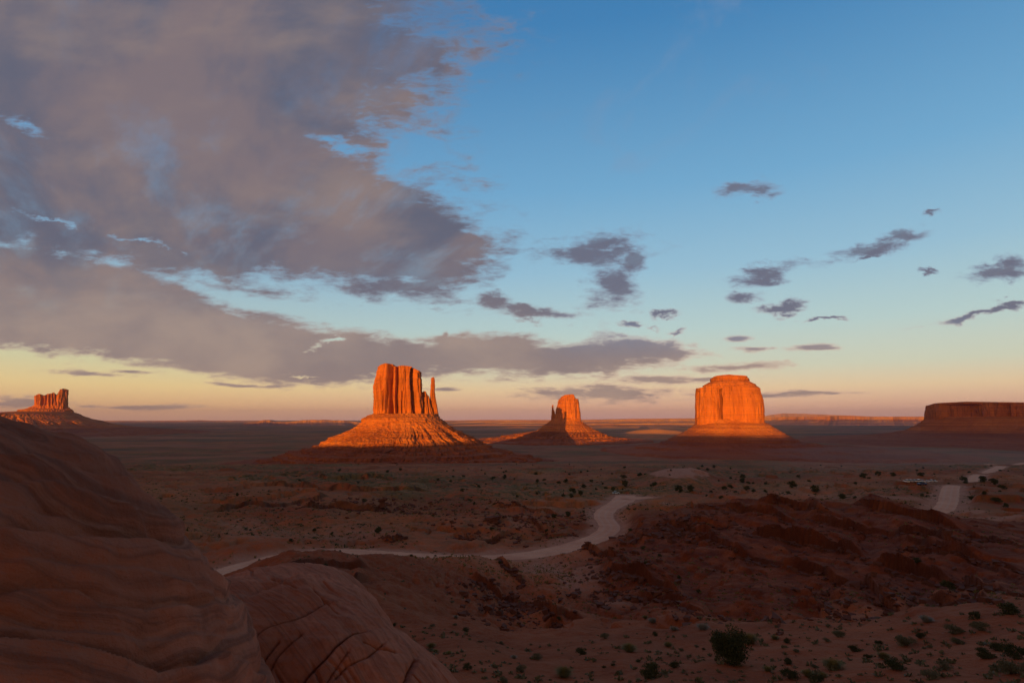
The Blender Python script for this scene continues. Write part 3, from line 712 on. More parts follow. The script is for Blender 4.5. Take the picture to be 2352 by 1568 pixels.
def solid(name, fr, left, right, top=None, zbot=None, depth=0.8, power=3.0, nth=420, nrow=130, disp=None, mat=M_BUTTE, parent=None, cap=True, coff=0.0, talus=False, core=None, boff=0.0, zfun=None):
    Lp, Rp = prof(fr, left), prof(fr, right)
    zt = min(Lp[-1, 1], Rp[-1, 1]) if top is None else max(fr.az(x, y)[1] for x, y in top)
    zb = zbot if zbot is not None else max(Lp[0, 1], Rp[0, 1])
    if talus:
        zb = FLOOR - 16
        zz = []
        Lp = np.vstack([[Lp[0, 0] - (Lp[0, 1] - zb) * 14, zb], Lp]); Rp = np.vstack([[Rp[0, 0] + (Rp[0, 1] - zb) * 14, zb], Rp])
        for p in (Lp, Rp):
            seg = np.r_[0, np.cumsum(np.hypot(np.diff(p[:, 0]), np.diff(p[:, 1])))]
            zz.append(np.interp(np.linspace(0, seg[-1], nrow // 2), seg, p[:, 1]))
        zr = np.unique(np.concatenate(zz)); zr = zr[(zr >= zb) & (zr <= zt)]
        zr = np.unique(np.r_[zb, zr, zt])
    else:
        zr = np.linspace(zb, zt, nrow)
    th = np.linspace(0, 2 * math.pi, nth, endpoint=False)
    # denser in front
    th = th + 0.25 * np.sin(2 * th) if not talus else th
    L_, R_ = interp(Lp, zr), interp(Rp, zr)
    c = (L_ + R_) / 2; hw = np.maximum((R_ - L_) / 2, 0.5)
    w0 = core if core is not None else hw[-1]
    hb = w0 * depth + (hw - w0) * (1.0 if talus else depth)
    hb = np.maximum(hb, 0.5)
    ct, st = np.cos(th), np.sin(th)
    rr = (np.abs(ct) ** power + np.abs(st) ** power) ** (-1.0 / power)
    ux, uy = ct * rr, st * rr
    A_ = c[:, None] + hw[:, None] * ux[None]
    B_ = hb[:, None] * uy[None] + coff
    Z_ = np.repeat(zr[:, None], nth, 1)
    if top is not None:
        T = np.array(sorted([fr.az(x, y) for x, y in top]))
        tz = np.interp(A_, T[:, 0], T[:, 1])
        Z_ = zb + (Z_ - zb) / (zt - zb) * (tz - zb)
    # outward normal in plan
    nx = ct * 1.0; ny = st * 1.0
    if disp is not None:
        s_arc = np.cumsum(np.r_[0, np.hypot(np.diff(hw.mean() * ux), np.diff(hb.mean() * uy))])
        d = disp(A_, B_, Z_, s_arc[None, :], np.broadcast_to(th[None], A_.shape))
        A_ = A_ + nx[None] * d; B_ = B_ + ny[None] * d
    if zfun is not None: Z_ = zfun(A_, B_, Z_)
    rows = [fr.world(A_, B_, Z_)]
    if cap:
        # close the top
        a0, b0 = A_[-1], B_[-1]
        for k in (0.97, 0.9, 0.78, 0.6, 0.4, 0.2, 0.02):
            ca, cb = a0.mean(), b0.mean()
            aa = ca + (a0 - ca) * k; bb = cb + (b0 - cb) * k
            if top is not None:
                zc = np.interp(aa, T[:, 0], T[:, 1])
            else: zc = np.full_like(aa, zt)
            zc = zc + 2.0 * (1 - k) * pn2(aa / 18, bb / 18, 5)
            rows.append(fr.world(aa, bb, zc)[None])
    W = np.concatenate(rows, 0)
    W[..., 1] += 0
    me = mesh_from(name, W.reshape(-1, 3), grid_faces(W.shape[0], nth, True)[:, ::-1], not name == 'spirex', [mat])
    o = obj(name, me, parent)
    return o

def cliff_disp(amp=6, scale=26, cracks=(), fr=None, seed=0, strata=1.0, ztop=0, zbase=0, fine=1.6):
    cw = []
    for pts, w, dep in cracks:
        q = np.array([fr.az(x, y) for x, y in pts]); q = q[np.argsort(q[:, 1])]; cw.append((q, w, dep))
    def f(A, B, Z, S, T):
        d = -amp * (1 - 2 * np.abs(pn3(S / scale, Z / 260.0, 0.5, seed)) ) ** 2 * 0.9 + amp * 0.6
        d = d + amp * 0.8 * pn3(S / (scale * 2.6), Z / 400.0, 3.5, seed + 1)
        d = d - fine * 1.6 * np.maximum(0, 1 - 3.2 * np.abs(pn3(S / (scale * .42), Z / 120.0, 7.5, seed + 2)))
        d = d + fine * fbm3(S / 9.0, Z / 34.0, Z * 0 + 1.5, 3, seed + 3)
        d = d + strata * (fbm2(Z / 9.0, S / 300.0, 3, seed + 4) + 0.8 * pn2(Z / 3.0, S / 120.0, seed + 5))
        fro = sst(-0.1, 0.25, np.sin(T))
        for q, w, dep in cw:
            ac = np.interp(Z, q[:, 1], q[:, 0]); inz = sst(q[0, 1] - 10, q[0, 1] + 8, Z) * (1 - sst(q[-1, 1] - 6, q[-1, 1] + 4, Z))
            # steep on the left side of the crack, sloping on the right: a step in the wall
            x = (A - ac) / w
            d = d - dep * fro * inz * np.exp(-np.abs(x) ** 2.5)
        return d
    return f

def talus_disp(seed=0, amp=9, core=100, steps=(), cap_z=0):
    def f(A, B, Z, S, T):
        R = np.hypot(A, B)
        k = sst(core * 1.0, core * 1.8, R)
        wv = np.cos(T) * 6; wu = np.sin(T) * 6
        g_ = fbm3(np.cos(T) * 5.5, np.sin(T) * 5.5, Z / 260.0, 4, seed, 0.6)
        g2 = 1 - 2 * np.abs(pn3(np.cos(T) * 8 + 1.1 * g_, np.sin(T) * 8 + 1.1 * g_, Z / 150.0, seed + 2))
        d = amp * 2.0 * k * g_ - amp * 1.5 * k * np.maximum(g2, 0) ** 2.5 - amp * 0.22 * k * np.maximum(0, 1 - 2.2 * np.abs(pn3(np.cos(T) * 23, np.sin(T) * 23, Z / 160.0, seed + 3)))
        X, Y = A / 16.0, B / 16.0
        d = d + (0.35 + 0.65 * k) * amp * 0.5 * fbm3(X * 1.3, Y * 1.3, Z / 10.0, 5, seed + 5, 0.7)
        bl = np.maximum(0, pn3(A / 9.0, B / 9.0, Z / 7.0, seed + 9) - 0.15)
        d = d + amp * 1.1 * bl
        return d
    return f

def benches(z1, step, k=0.85, seed=5):
    def f(A, B, Z):
        w = k * (1 - sst(z1 - 2, z1 + 6, Z)) * sst(-0.5, 0.1, pn2(A / 120, B / 120, seed))
        return Z + w * (terrace(Z, Z - z1 + 2.5 * fbm2(A / 70, B / 70, 3, seed + 1), step, 0.10) - Z)
    return f

# ---- West butte (mitten with its thumb at the right)
fr = Frame(933, 1790)
wb = thing('butte', 'orange mitten-shaped butte with its thin spire on the right, nearest and tallest', 'butte', tuple(fr.world(0.0, 0.0, FLOOR).tolist()))
def place_parts(root):
    for c in root.children:
        c.matrix_parent_inverse = Matrix.Translation(root.location).inverted()
W_T = [(866, 846), (869.5, 843.6), (877, 840), (884.7, 837.3), (896.4, 838.6), (901, 841), (903.5, 845), (912, 844.5), (925.7, 842.8), (938, 844), (945.6, 846), (953, 849), (958, 852), (966, 855)]
W_L = [(869.5, 842.5), (864.8, 857.7), (861.5, 872), (859.4, 883.5), (859.2, 907), (858.9, 930), (859.4, 965)]
W_R = [(965, 852), (966.7, 862), (967.5, 888), (969, 902), (970, 930), (971, 965)]
cr = [([(896, 838), (896.5, 870), (894, 905), (897, 955)], 7.5, 46), ([(913, 844), (915, 880), (912, 910), (914, 950)], 4.0, 20), ([(951, 848), (950, 875), (952, 905), (957, 955)], 7.5, 42),
      ([(873, 860), (874, 895)], 2.0, 7), ([(881, 895), (880, 945)], 2.2, 7), ([(906, 846), (905, 885), (903, 950)], 2.4, 9), ([(934, 850), (932, 880)], 1.6, 4), ([(945, 880), (946, 950)], 2.0, 7), ([(961, 858), (962, 900)], 1.8, 6), ([(887, 905), (888, 950)], 1.8, 6), ([(925, 900), (924, 950)], 2.5, 7)]
solid('rock_tower', fr, W_L, W_R, W_T, depth=0.85, power=4.2, nth=900, nrow=220, disp=cliff_disp(4.5, 22, cr, fr, 3, 1.0), parent=wb)
# broken fingers between block and thumb
F_T = [(961, 915), (965.5, 907), (969, 903), (972.6, 898.4), (978.4, 899.6), (980.8, 907), (986.6, 910.5), (989, 917), (992, 925)]
solid('rock_buttress', fr, [(964, 898), (962, 930), (960, 970)], [(984, 898), (990, 921), (996, 945), (999, 972)], F_T, depth=0.9, power=3.0, nth=420, nrow=120,
      disp=cliff_disp(3.2, 14, [([(981, 905), (984, 930), (986, 958)], 2.2, 9), ([(972, 925), (973, 958)], 2.0, 7)], fr, 8, 0.9, fine=1.5), parent=wb, coff=10)
solid('thumb_spire', fr, [(990.8, 867), (989.4, 885.8), (988.2, 909), (990, 935), (992, 975)], [(997.6, 867), (998.8, 878.8), (998.3, 897.6), (1001.9, 921), (1005.4, 942), (1009.5, 962), (1011, 975)],
      [(990.5, 868), (992, 866.8), (996, 866.3), (998.5, 868)], depth=1.2, power=2.6, nth=260, nrow=150, disp=cliff_disp(1.3, 9, [], fr, 12, 0.5, fine=0.8), parent=wb)
T_L = [(866, 940), (861, 948.6), (850, 953), (837.8, 958.5), (831, 963), (832, 969), (816, 983), (803, 990), (790, 997), (778, 1000.5), (766, 1004), (757, 1011), (746, 1017), (741, 1019), (736, 1024), (708, 1029), (700, 1033), (668, 1037), (666, 1040), (640, 1047), (638, 1050), (606, 1058), (560, 1062)]
T_R = [(1002, 950), (1009, 959.7), (1018, 966), (1030, 976), (1045, 986), (1060.5, 993.7), (1078, 1003), (1095.6, 1011), (1100, 1016), (1119, 1023), (1124, 1027), (1166, 1034.7), (1169, 1038), (1213, 1045), (1216, 1049), (1262, 1057), (1300, 1061)]
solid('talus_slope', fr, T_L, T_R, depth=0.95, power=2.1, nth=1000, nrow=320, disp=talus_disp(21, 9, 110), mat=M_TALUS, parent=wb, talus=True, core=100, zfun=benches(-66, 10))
place_parts(wb)

# ---- East mitten
fr = Frame(1303, 3600)
eb = thing('butte', 'distant orange mitten butte between the other two, crossed by a hand-like shadow', 'butte', tuple(fr.world(0.0, 0.0, FLOOR).tolist()))
E_T = [(1277, 921), (1283.3, 917.0), (1288.4, 915.4), (1288.9, 911.5), (1293, 909.6), (1298.5, 907.2), (1308, 906.2), (1316, 905.7), (1319, 909.5), (1319.8, 915.2), (1327.8, 916.6), (1330, 919)]
solid('rock_tower', fr, [(1283, 906), (1281, 917), (1278, 926.8), (1275.7, 946.7), (1274, 958.4), (1273, 972)], [(1327, 906), (1328.5, 922), (1331.3, 946.7), (1333, 966), (1334, 972)], E_T, depth=0.8, power=3.2,
      nth=700, nrow=160, disp=cliff_disp(6, 40, [([(1325, 925), (1326, 960)], 5, 12), ([(1300, 930), (1299, 958)], 4, 8), ([(1312, 925), (1313, 950)], 4, 6)], fr, 31, 2.0), parent=eb)
solid('thumb_spire', fr, [(1268.4, 929.7), (1268, 938), (1267.5, 946.7), (1265.7, 972)], [(1270.8, 929.7), (1271.3, 940), (1274, 946), (1278, 972)], None, depth=1.3, power=2.4, nth=160, nrow=90,
      disp=cliff_disp(2, 16, [], fr, 35, 1.0, fine=0.8), parent=eb)
solid('talus_slope', fr, [(1270, 958), (1265, 966), (1257.5, 972.5), (1250, 976), (1245.8, 980.7), (1234, 988.9), (1210.6, 992.4), (1187, 996), (1164, 999.4), (1150, 1003), (1110, 1007), (1060, 1011)],
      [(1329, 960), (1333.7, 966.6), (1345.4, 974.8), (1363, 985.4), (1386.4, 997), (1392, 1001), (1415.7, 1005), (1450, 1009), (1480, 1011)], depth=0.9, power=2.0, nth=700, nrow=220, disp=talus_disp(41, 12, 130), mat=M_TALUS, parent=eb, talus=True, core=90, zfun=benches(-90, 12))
place_parts(eb)

# ---- the broad butte of the right
fr = Frame(1676, 2600)
mb = thing('butte', 'broad blocky orange butte with a stepped flat summit, right of the two mittens', 'butte', tuple(fr.world(0.0, 0.0, FLOOR).tolist()))
cr = [([(1661, 884), (1654, 897), (1653, 905), (1656, 918), (1655, 945), (1657, 968)], 5.5, 36), ([(1649, 892), (1648, 915)], 3.0, 12), ([(1641, 925), (1642, 968)], 3.0, 12), ([(1623, 905), (1624, 958)], 2.6, 9), ([(1607, 900), (1606, 925), (1605, 958)], 2.6, 9), ([(1650, 915), (1652, 965)], 2.0, 8), ([(1638, 900), (1637, 950)], 2.0, 5)]
M_L = [(1600, 893.3), (1599, 919.7), (1598.4, 940), (1598.4, 953.6), (1598.4, 985)]
M_R = [(1744.0, 893.5), (1747, 903), (1750.7, 915.7), (1753.2, 933), (1753.8, 950), (1753.7, 985)]
solid('rock_tower', fr, M_L, M_R, [(1595, 893.2), (1608, 893.0), (1611, 892), (1640, 889), (1744, 892), (1756, 894)], depth=0.85, power=3.0, nth=1000, nrow=200, disp=cliff_disp(3.6, 34, cr, fr, 51, 0.8, fine=1.2), parent=mb)
solid('summit_cap', fr, [(1637, 864), (1631, 866.8), (1630.9, 871), (1632, 874), (1625, 877), (1617, 882), (1615.3, 884), (1614.6, 887), (1611, 890.5), (1606, 896)],
      [(1716, 864), (1720.5, 866.5), (1721.6, 869), (1720, 871.7), (1727, 875), (1736, 879.5), (1736.8, 883.5), (1741, 886.5), (1744, 890), (1747, 898)],
      [(1630, 868), (1639.7, 865.4), (1655, 863.4), (1674.9, 861.9), (1690, 863.2), (1718.2, 864.0), (1722, 867)], depth=0.85, power=2.8, nth=500, nrow=90, disp=cliff_disp(2.2, 30, [], fr, 55, 2.2, fine=1.5), parent=mb)
solid('talus_slope', fr, [(1603, 962), (1599, 971), (1588, 980), (1576, 989), (1565, 994), (1547, 1002), (1532.5, 1010.6), (1530, 1013), (1507, 1017), (1470, 1022), (1430, 1026)],
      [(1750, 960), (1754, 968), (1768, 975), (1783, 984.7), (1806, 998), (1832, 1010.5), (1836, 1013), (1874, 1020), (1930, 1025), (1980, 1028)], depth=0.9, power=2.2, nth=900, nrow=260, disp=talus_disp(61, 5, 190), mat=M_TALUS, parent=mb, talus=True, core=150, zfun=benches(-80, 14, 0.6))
place_parts(mb)

# ---- castle-like butte of the far left
fr = Frame(118, 7000)
cb = thing('butte', 'small far castle-like butte with a square tower, at the edge above the foreground rock', 'butte', tuple(fr.world(0.0, 0.0, FLOOR).tolist()))
C_T = [(80, 913), (82.5, 909), (86, 905.5), (89.3, 904.3), (93, 905), (96.6, 908.5), (102, 908), (106, 906.5), (109.4, 904.3), (117, 903.8), (121, 902), (124, 901), (126, 904), (127.6, 908), (131, 907), (135.8, 906.3), (136.6, 900), (137.6, 894.4), (145.8, 892.4), (153, 893.8), (157, 895.5)]
solid('rock_tower', fr, [(83, 894), (82, 910), (80, 925), (79.3, 945)], [(157, 894), (156.4, 912), (155.5, 930), (155, 945)], C_T, depth=0.45, power=3.4, nth=800, nrow=120,
      disp=cliff_disp(9, 55, [([(96.5, 905), (97, 930)], 9, 26), ([(106, 905), (105, 930)], 8, 18), ([(87, 905), (88, 930)], 6, 14), ([(115, 905), (115, 930)], 7, 16), ([(122, 905), (122, 930)], 6, 14), ([(129, 905), (130, 930)], 7, 16)], fr, 71, 3.0, fine=3.0), parent=cb)
solid('talus_slope', fr, [(84, 926), (79, 931), (60, 938.6), (45, 940), (40, 944), (0, 946), (-120, 950), (-200, 975), (-300, 986)],
      [(150, 926), (156.8, 935.9), (167.7, 942.3), (169.5, 946.8), (180, 950.5), (193, 956), (209.6, 961.5), (233, 966), (257, 973), (300, 979), (380, 984)], depth=0.5, power=2.0, nth=700, nrow=200, disp=talus_disp(81, 22, 350), mat=M_TALUS, parent=cb, talus=True, core=200)
place_parts(cb)

# ---- long mesa at the right edge
fr = Frame(2150, 4500)
rb = thing('mesa', 'long flat-topped dark mesa in shadow running out of the right edge', 'mesa', tuple(fr.world(0.0, 0.0, FLOOR).tolist()))
solid('rock_wall', fr, [(2131, 924), (2127, 938), (2125, 941), (2124.5, 955), (2124, 985)], [(3050, 924), (3060, 985)], [(2100, 941), (2125.5, 940), (2129, 934), (2133, 931.2), (2140, 929), (2148, 927), (2180, 925.5), (2218, 924.0), (2352, 926), (3060, 928)],
      depth=0.30, power=5.0, nth=1600, nrow=130, disp=cliff_disp(14, 90, [([(2210, 930), (2212, 965)], 60, 60), ([(2170, 930), (2172, 965)], 14, 22), ([(2300, 930), (2302, 965)], 20, 30)], fr, 91, 2.5, fine=3.5), parent=rb)
solid('talus_slope', fr, [(2140, 955), (2124, 964.7), (2106.6, 975.6), (2094, 982), (2082.5, 987), (2050, 993), (2000, 998), (1950, 1000)], [(3030, 955), (3060, 964.7), (3110, 985), (3200, 1000)], depth=0.32, power=4.0, nth=1200, nrow=160,
      disp=talus_disp(95, 16, 900), mat=M_TALUS, parent=rb, talus=True)
place_parts(rb)

# ------------------------------------------------------------------ far plateaus and hills
def far_ridge(x0, x1, dist, top, seed, depth=1600, amp=1.0, mat=M_FAR, base=FLOOR, flare=1.2):
    """a far escarpment: crest line from the photograph, cliff, then slopes down to the plain"""
    fr = Frame((x0 + x1) / 2, dist)
    xs = np.linspace(x0, x1, 500)
    T = np.array([fr.az(x, y) for x, y in top])
    a = np.array([fr.az(x, 962)[0] for x in xs])
    zt = np.interp(a, T[:, 0], T[:, 1])
    rows = []
    H = zt - base
    k = dist / 12000.0
    zt = zt + amp * 0.06 * H * fbm2(a / (300 * k), a * 0 + seed, 4, seed)
    H = np.maximum(zt - base, 2)
    g1 = fbm2(a / (500 * k), a * 0 + 2.2, 5, seed + 3)
    for t, dz_, off in [(0, 1.0, -depth), (0.5, 1.0, -depth * .5), (1, 1.0, 0), (1.02, 0.8, 0.10), (1.05, 0.62, 0.18), (1.2, 0.5, 0.5), (1.4, 0.36, 1.0), (1.6, 0.24, 1.6), (1.8, 0.12, 2.4), (2.0, -0.05, 3.4)]:
        if off > 0:
            o = H * off * flare * 1.4 + g1 * H * (0.9 + 0.8 * off) + 0.6 * H * fbm2(a / (160 * k), a * 0 + off, 4, seed + 9) * min(1, off * 2)
        else: o = off + (g1 * H * 0.9 if off == 0 else 0) + np.zeros_like(a)
        rows.append(fr.world(a, o, base + H * dz_))
    W = np.stack(rows, 0)
    me = mesh_from('hills', W.reshape(-1, 3), grid_faces(len(rows), len(xs))[:, ::-1], False, [mat])
    return tag(obj('hills', me), kind='structure')
far_ridge(560, 850, 12500, [(560, 971), (590, 969), (598, 965.0), (606, 963.8), (618, 965), (628, 968), (655, 969), (672, 967.5), (690, 965.0), (725, 963.4), (780, 965), (800, 967), (820, 969), (850, 974)], 3, 1500, 1.6)
far_ridge(180, 620, 26000, [(180, 966), (300, 966.5), (400, 966), (470, 964.8), (500, 966), (620, 966.5)], 5, 4000, 0.3)
far_ridge(1010, 1620, 15500, [(1010, 973), (1060, 969), (1110, 967.0), (1180, 965.5), (1240, 966), (1340, 966), (1400, 963.5), (1440, 962.5), (1500, 963), (1620, 962)], 7, 2600, 0.9)
far_ridge(1100, 1600, 12800, [(1100, 973), (1160, 970.5), (1260, 969.5), (1330, 970.5), (1420, 968.5), (1500, 969), (1600, 970)], 19, 2600, 1.2)
far_ridge(1000, 1640, 10500, [(1000, 979), (1060, 975.5), (1150, 974.5), (1250, 975), (1330, 973.5), (1420, 972.5), (1500, 971.5), (1640, 973)], 17, 2600, 1.2)
far_ridge(1000, 1620, 24000, [(1000, 966), (1100, 964), (1300, 964), (1500, 961), (1620, 960)], 9, 4000, 0.3)
far_ridge(1720, 2260, 15000, [(1720, 958), (1760, 957), (1850, 956), (1940, 954.5), (2000, 956), (2060, 956.5), (2120, 956), (2260, 955)], 11, 3500, 0.5)
far_ridge(1740, 2000, 42000, [(1740, 958), (1770, 952), (1800, 949), (1850, 950), (1900, 952), (1960, 954), (2000, 957)], 13, 3000, 0.6)

# ------------------------------------------------------------------ unseen high ground behind the viewer, crests shaped to cast the evening shade
def shade_ridge(S0, prof_w, thick, seed):
    us = np.array([math.sin(SUN_AZ), math.cos(SUN_AZ)]); uw = np.array([us[1], -us[0]])
    w = np.linspace(prof_w[0][0], prof_w[-1][0], 500)
    z = np.interp(w, [p[0] for p in prof_w], [p[1] for p in prof_w]) + 3.5 * fbm2(w / 110, w * 0 + seed, 4, seed)
    rows = []
    for off, k in ((150, 0), (0, 1), (-thick, 1), (-thick - 150, 0)):
        xy = us[None] * (-S0 + off) + uw[None] * w[:, None]
        rows.append(np.stack([xy[:, 0], xy[:, 1], np.where(k, z, -140)], 1))
    W = np.stack(rows, 0)
    me = mesh_from('hills', W.reshape(-1, 3), grid_faces(4, len(w)), False, [M_TALUS])
    tag(obj('hills', me), kind='structure')  # unseen ridge added to block the low sun
shade_ridge(1500, [(-2600, 60), (-1500, 58), (-1250, 52), (-1050, 56), (-850, 60), (-700, 66), (-600, 78), (-450, 96), (-300, 108), (-100, 115), (10, 117), (150, 112), (300, 112), (450, 140), (700, 160), (1500, 160)], 300, 2)
shade_ridge(4500, [(-14000, 545), (-7100, 545), (-6900, 312), (-5400, 312), (-5200, 560), (-4500, 540), (-4200, 430), (-1700, 415), (-1480, 400), (-1440, 80), (600, 80), (640, 560), (900, 640), (8000, 660)], 700, 4)

# ------------------------------------------------------------------ foreground slickrock
def rock_mesh(name, ells, center, bedn, disp, mat, nth=700, nph=420, k=14.0, look=None, half=None):
    """union of ellipsoids seen from an inner point, displaced; ells: (centre, radii, zrot)"""
    center = np.array(center, float)
    a = np.linspace(-1, 1, nth); b = np.linspace(-1, 1, nph)
    # angular patch around 'look' covering nearly the whole ball
    lk = np.array(look, float); lk /= np.linalg.norm(lk)
    up = np.array([0, 0, 1.0]); e1 = np.cross(up, lk); e1 /= np.linalg.norm(e1); e2 = np.cross(lk, e1)
    TH, PH = np.meshgrid(a * math.pi * 0.98, b * math.pi * 0.49)
    TH = TH * (0.35 + 0.65 * np.abs(a)[None, :]); PH = PH
    d = (np.cos(PH) * np.cos(TH))[..., None] * lk + (np.cos(PH) * np.sin(TH))[..., None] * e1 + np.sin(PH)[..., None] * e2
    acc = None
    for c, rad, ang in ells:
        ca, sa = math.cos(ang), math.sin(ang)
        Rm = np.array([[ca, sa, 0], [-sa, ca, 0], [0, 0, 1]])
        o = Rm @ (center - np.array(c)); dd = d @ Rm.T
        rad = np.array(rad); o = o / rad; dd = dd / rad
        A = (dd ** 2).sum(-1); B = (dd * o).sum(-1); C = (o ** 2).sum() - 1
        disc = B * B - A * C
        t = np.where(disc > 0, (-B + np.sqrt(np.maximum(disc, 0))) / A, 0.01); t = np.maximum(t, 0.01)
        acc = t[None] if acc is None else np.concatenate([acc, t[None]])
    r = acc.max(0) + np.log(np.exp((acc - acc.max(0)) * k).sum(0)) / k
    Pp = center + d * r[..., None]
    dsp, bed = disp(Pp)
    Pp = Pp + d * dsp[..., None]
    Z = np.stack([bed] * 3, -1).reshape(-1, 3)
    me = mesh_from(name, Pp.reshape(-1, 3), grid_faces(nph, nth), True, [mat], {'zone': Z})
    return me

# fit the silhouette of the big rock with a sphere
sil = np.array([pdir(x, y) for x, y in [(0, 948), (100, 966), (200, 1030), (290, 1098), (370, 1160), (440, 1222), (508, 1295), (562, 1376), (594, 1440), (606, 1500), (602, 1568)]])
sil = sil / np.linalg.norm(sil, axis=1)[:, None]
A_ = np.c_[sil]; sol, *_ = np.linalg.lstsq(A_, np.ones(len(sil)), rcond=None)
axis = sol / np.linalg.norm(sol); half = math.acos(1 / np.linalg.norm(sol))
R1 = 2.3; C1 = axis * (R1 / math.sin(half))
print('rock axis', axis, math.degrees(half), C1)
def to_px(Pt):
    F_ = np.maximum(Pt[..., 1] * cp + Pt[..., 2] * sp, 0.05); U_ = -Pt[..., 1] * sp + Pt[..., 2] * cp
    return 1176 + Pt[..., 0] / F_ * FPX, 784 - U_ / F_ * FPX
BEDS = [([(-200, 1030), (0, 1039), (83, 1047), (166, 1072), (232, 1097), (290, 1112), (400, 1170)], 0.16, 46), ([(-200, 1100), (0, 1097), (124, 1107), (207, 1134), (290, 1159), (352, 1200), (414, 1246), (476, 1283), (520, 1320)], 0.030, 20),
    ([(-200, 1211), (0, 1211), (103, 1212), (186, 1217), (290, 1225), (373, 1240), (435, 1271), (497, 1303), (534, 1335), (580, 1400)], 0.085, 50), ([(-200, 1150), (0, 1150), (150, 1158), (260, 1185), (340, 1218), (400, 1245)], 0.020, 16),
    ([(-200, 1360), (0, 1350), (83, 1337), (186, 1341), (248, 1374), (352, 1387), (435, 1379), (518, 1370), (572, 1383), (600, 1390)], 0.060, 40), ([(-200, 1280), (0, 1276), (180, 1285), (330, 1300), (450, 1330), (560, 1370)], 0.022, 18),
    ([(-200, 1465), (0, 1470), (124, 1478), (248, 1511), (373, 1532), (476, 1515), (518, 1486), (559, 1499), (600, 1540)], 0.095, 48), ([(-200, 1430), (0, 1425), (150, 1430), (330, 1450), (480, 1440), (590, 1450)], 0.02, 18)]
def disp1(Pt):
    q = Pt - C1; n = np.array([0.42, 0.25, 0.87]); n /= np.linalg.norm(n)
    X, Y, Z = Pt[..., 0], Pt[..., 1], Pt[..., 2]
    bed = q @ n + 0.07 * fbm3(X / 1.1, Y / 1.1, Z / 1.1, 3, 5) + 0.025 * np.sin(Pt @ np.array([1.2, 0.4, 0.2]) * 2.2)
    step = 0.27; kk = bed / step + 0.35 * pn3(X / 1.5, Y / 1.5, Z / 1.5, 9); fr_ = kk - np.floor(kk)
    # rounded bed: bulges, then a soft notch under the next bed
    bul = np.sin(np.clip(fr_, 0, 1) * math.pi) ** 0.6
    amp = 0.055 * sst(-0.5, 0.3, pn3(X / 1.2, Y / 1.2, bed * 2, 15))
    d = amp * (bul - 0.6) + 0.07 * fbm3(X / 0.9, Y / 0.9, Z / 0.6, 4, 25) + 0.008 * fbm3(X / 0.12, Y / 0.12, Z / 0.07, 3, 27)
    k2 = bed / 0.062; d = d + 0.006 * np.sin(k2 * 2 * math.pi) * sst(-0.1, 0.3, pn3(X, Y, Z, 33))
    px, py = to_px(Pt + 0.0)
    py = py + 9 * pn3(X / 0.35, Y / 0.35, Z / 0.35, 61) + 3 * pn3(X / 0.1, Y / 0.1, Z / 0.1, 62)
    front = sst(0.1, 0.5, Y)
    for pts, dep, w in BEDS:
        yl = np.interp(px, [p[0] for p in pts], [p[1] for p in pts]); v = yl - py
        d = d - dep * front * sst(-7, 5, v) * np.exp(-np.maximum(v, 0) / w) * (0.75 + 0.5 * pn3(X / 0.5, Y / 0.5, Z / 0.5, 63))
    return d, bed
me = rock_mesh('slickrock_boulder', [(C1, (R1, R1, R1), 0)], C1, None, disp1, M_SLICK, nth=1100, nph=800, look=-axis)
tag(obj('slickrock_boulder', me), 'huge smooth layered sandstone boulder filling the lower left, close and blurred', 'boulder')

def pt(x, y, d):
    v = pdir(x, y); return v / np.linalg.norm(v) * d
# second rock: rounded bands split by diagonal cracks
def el(x, y, d, rad, ang): return (pt(x, y, d), rad, math.radians(ang))
E2 = [el(640, 1478, 8.6, (0.95, 1.5, 0.90), -12), el(668, 1535, 8.0, (1.12, 1.25, 0.85), -20), el(752, 1680, 7.6, (1.18, 1.15, 0.98), -30), el(848, 1722, 7.4, (1.0, 1.05, 1.0), -35), el(560, 1560, 7.6, (1.5, 1.6, 1.0), -12),
      el(735, 1412, 8.9, (0.36, 0.8, 0.42), -30), el(675, 1715, 7.2, (1.55, 1.3, 1.25), -20)]
C2 = pt(700, 1640, 7.9)
def disp2(Pt):
    X, Y, Z = Pt[..., 0], Pt[..., 1], Pt[..., 2]
    n = np.array([0.62, 0.55, 0.45]); n /= np.linalg.norm(n)
    bed = Pt @ n + 0.12 * fbm3(X / 1.3, Y / 1.3, Z / 1.3, 3, 45)
    ck = np.abs(pn3(bed * 1.35, X * 0.25, Z * 0.15, 47)); ck2 = np.abs(pn3(bed * 4.2, X * 0.5, Z * 0.4, 48))
    d = -0.04 * np.exp(-(ck2 / 0.05) ** 2) * sst(-0.1, 0.25, pn3(X, Y, Z, 52)) + 0.06 * fbm3(X / 0.8, Y / 0.8, Z / 0.8, 4, 49) + 0.012 * fbm3(X / 0.14, Y / 0.14, Z / 0.10, 3, 50)
    px, py = to_px(Pt)
    px = px + 6 * pn3(X / 0.5, Y / 0.5, Z / 0.5, 71); py = py + 5 * pn3(X / 0.5, Y / 0.5, Z / 0.5, 72) + 1.5 * pn3(X / 0.1, Y / 0.1, Z / 0.1, 73)
    for pts, dep, w, soft in CRACKS:
        best = np.full(px.shape, 1e9); sg = np.zeros(px.shape)
        for (xa, ya), (xb, yb) in zip(pts[:-1], pts[1:]):
            ex, ey = xb - xa, yb - ya; L2 = ex * ex + ey * ey
            t = np.clip(((px - xa) * ex + (py - ya) * ey) / L2, 0, 1); qx, qy = px - xa - t * ex, py - ya - t * ey
            dd = np.hypot(qx, qy); up = dd < best; best = np.where(up, dd, best); sg = np.where(up, np.sign(ex * qy - ey * qx), sg)
        d = d - dep * 0.55 * np.exp(-(best / w) ** 2) - dep * 0.5 * np.exp(-(best / soft) ** 1.5) * (sg * 0.45 + 0.55)
    return d, bed
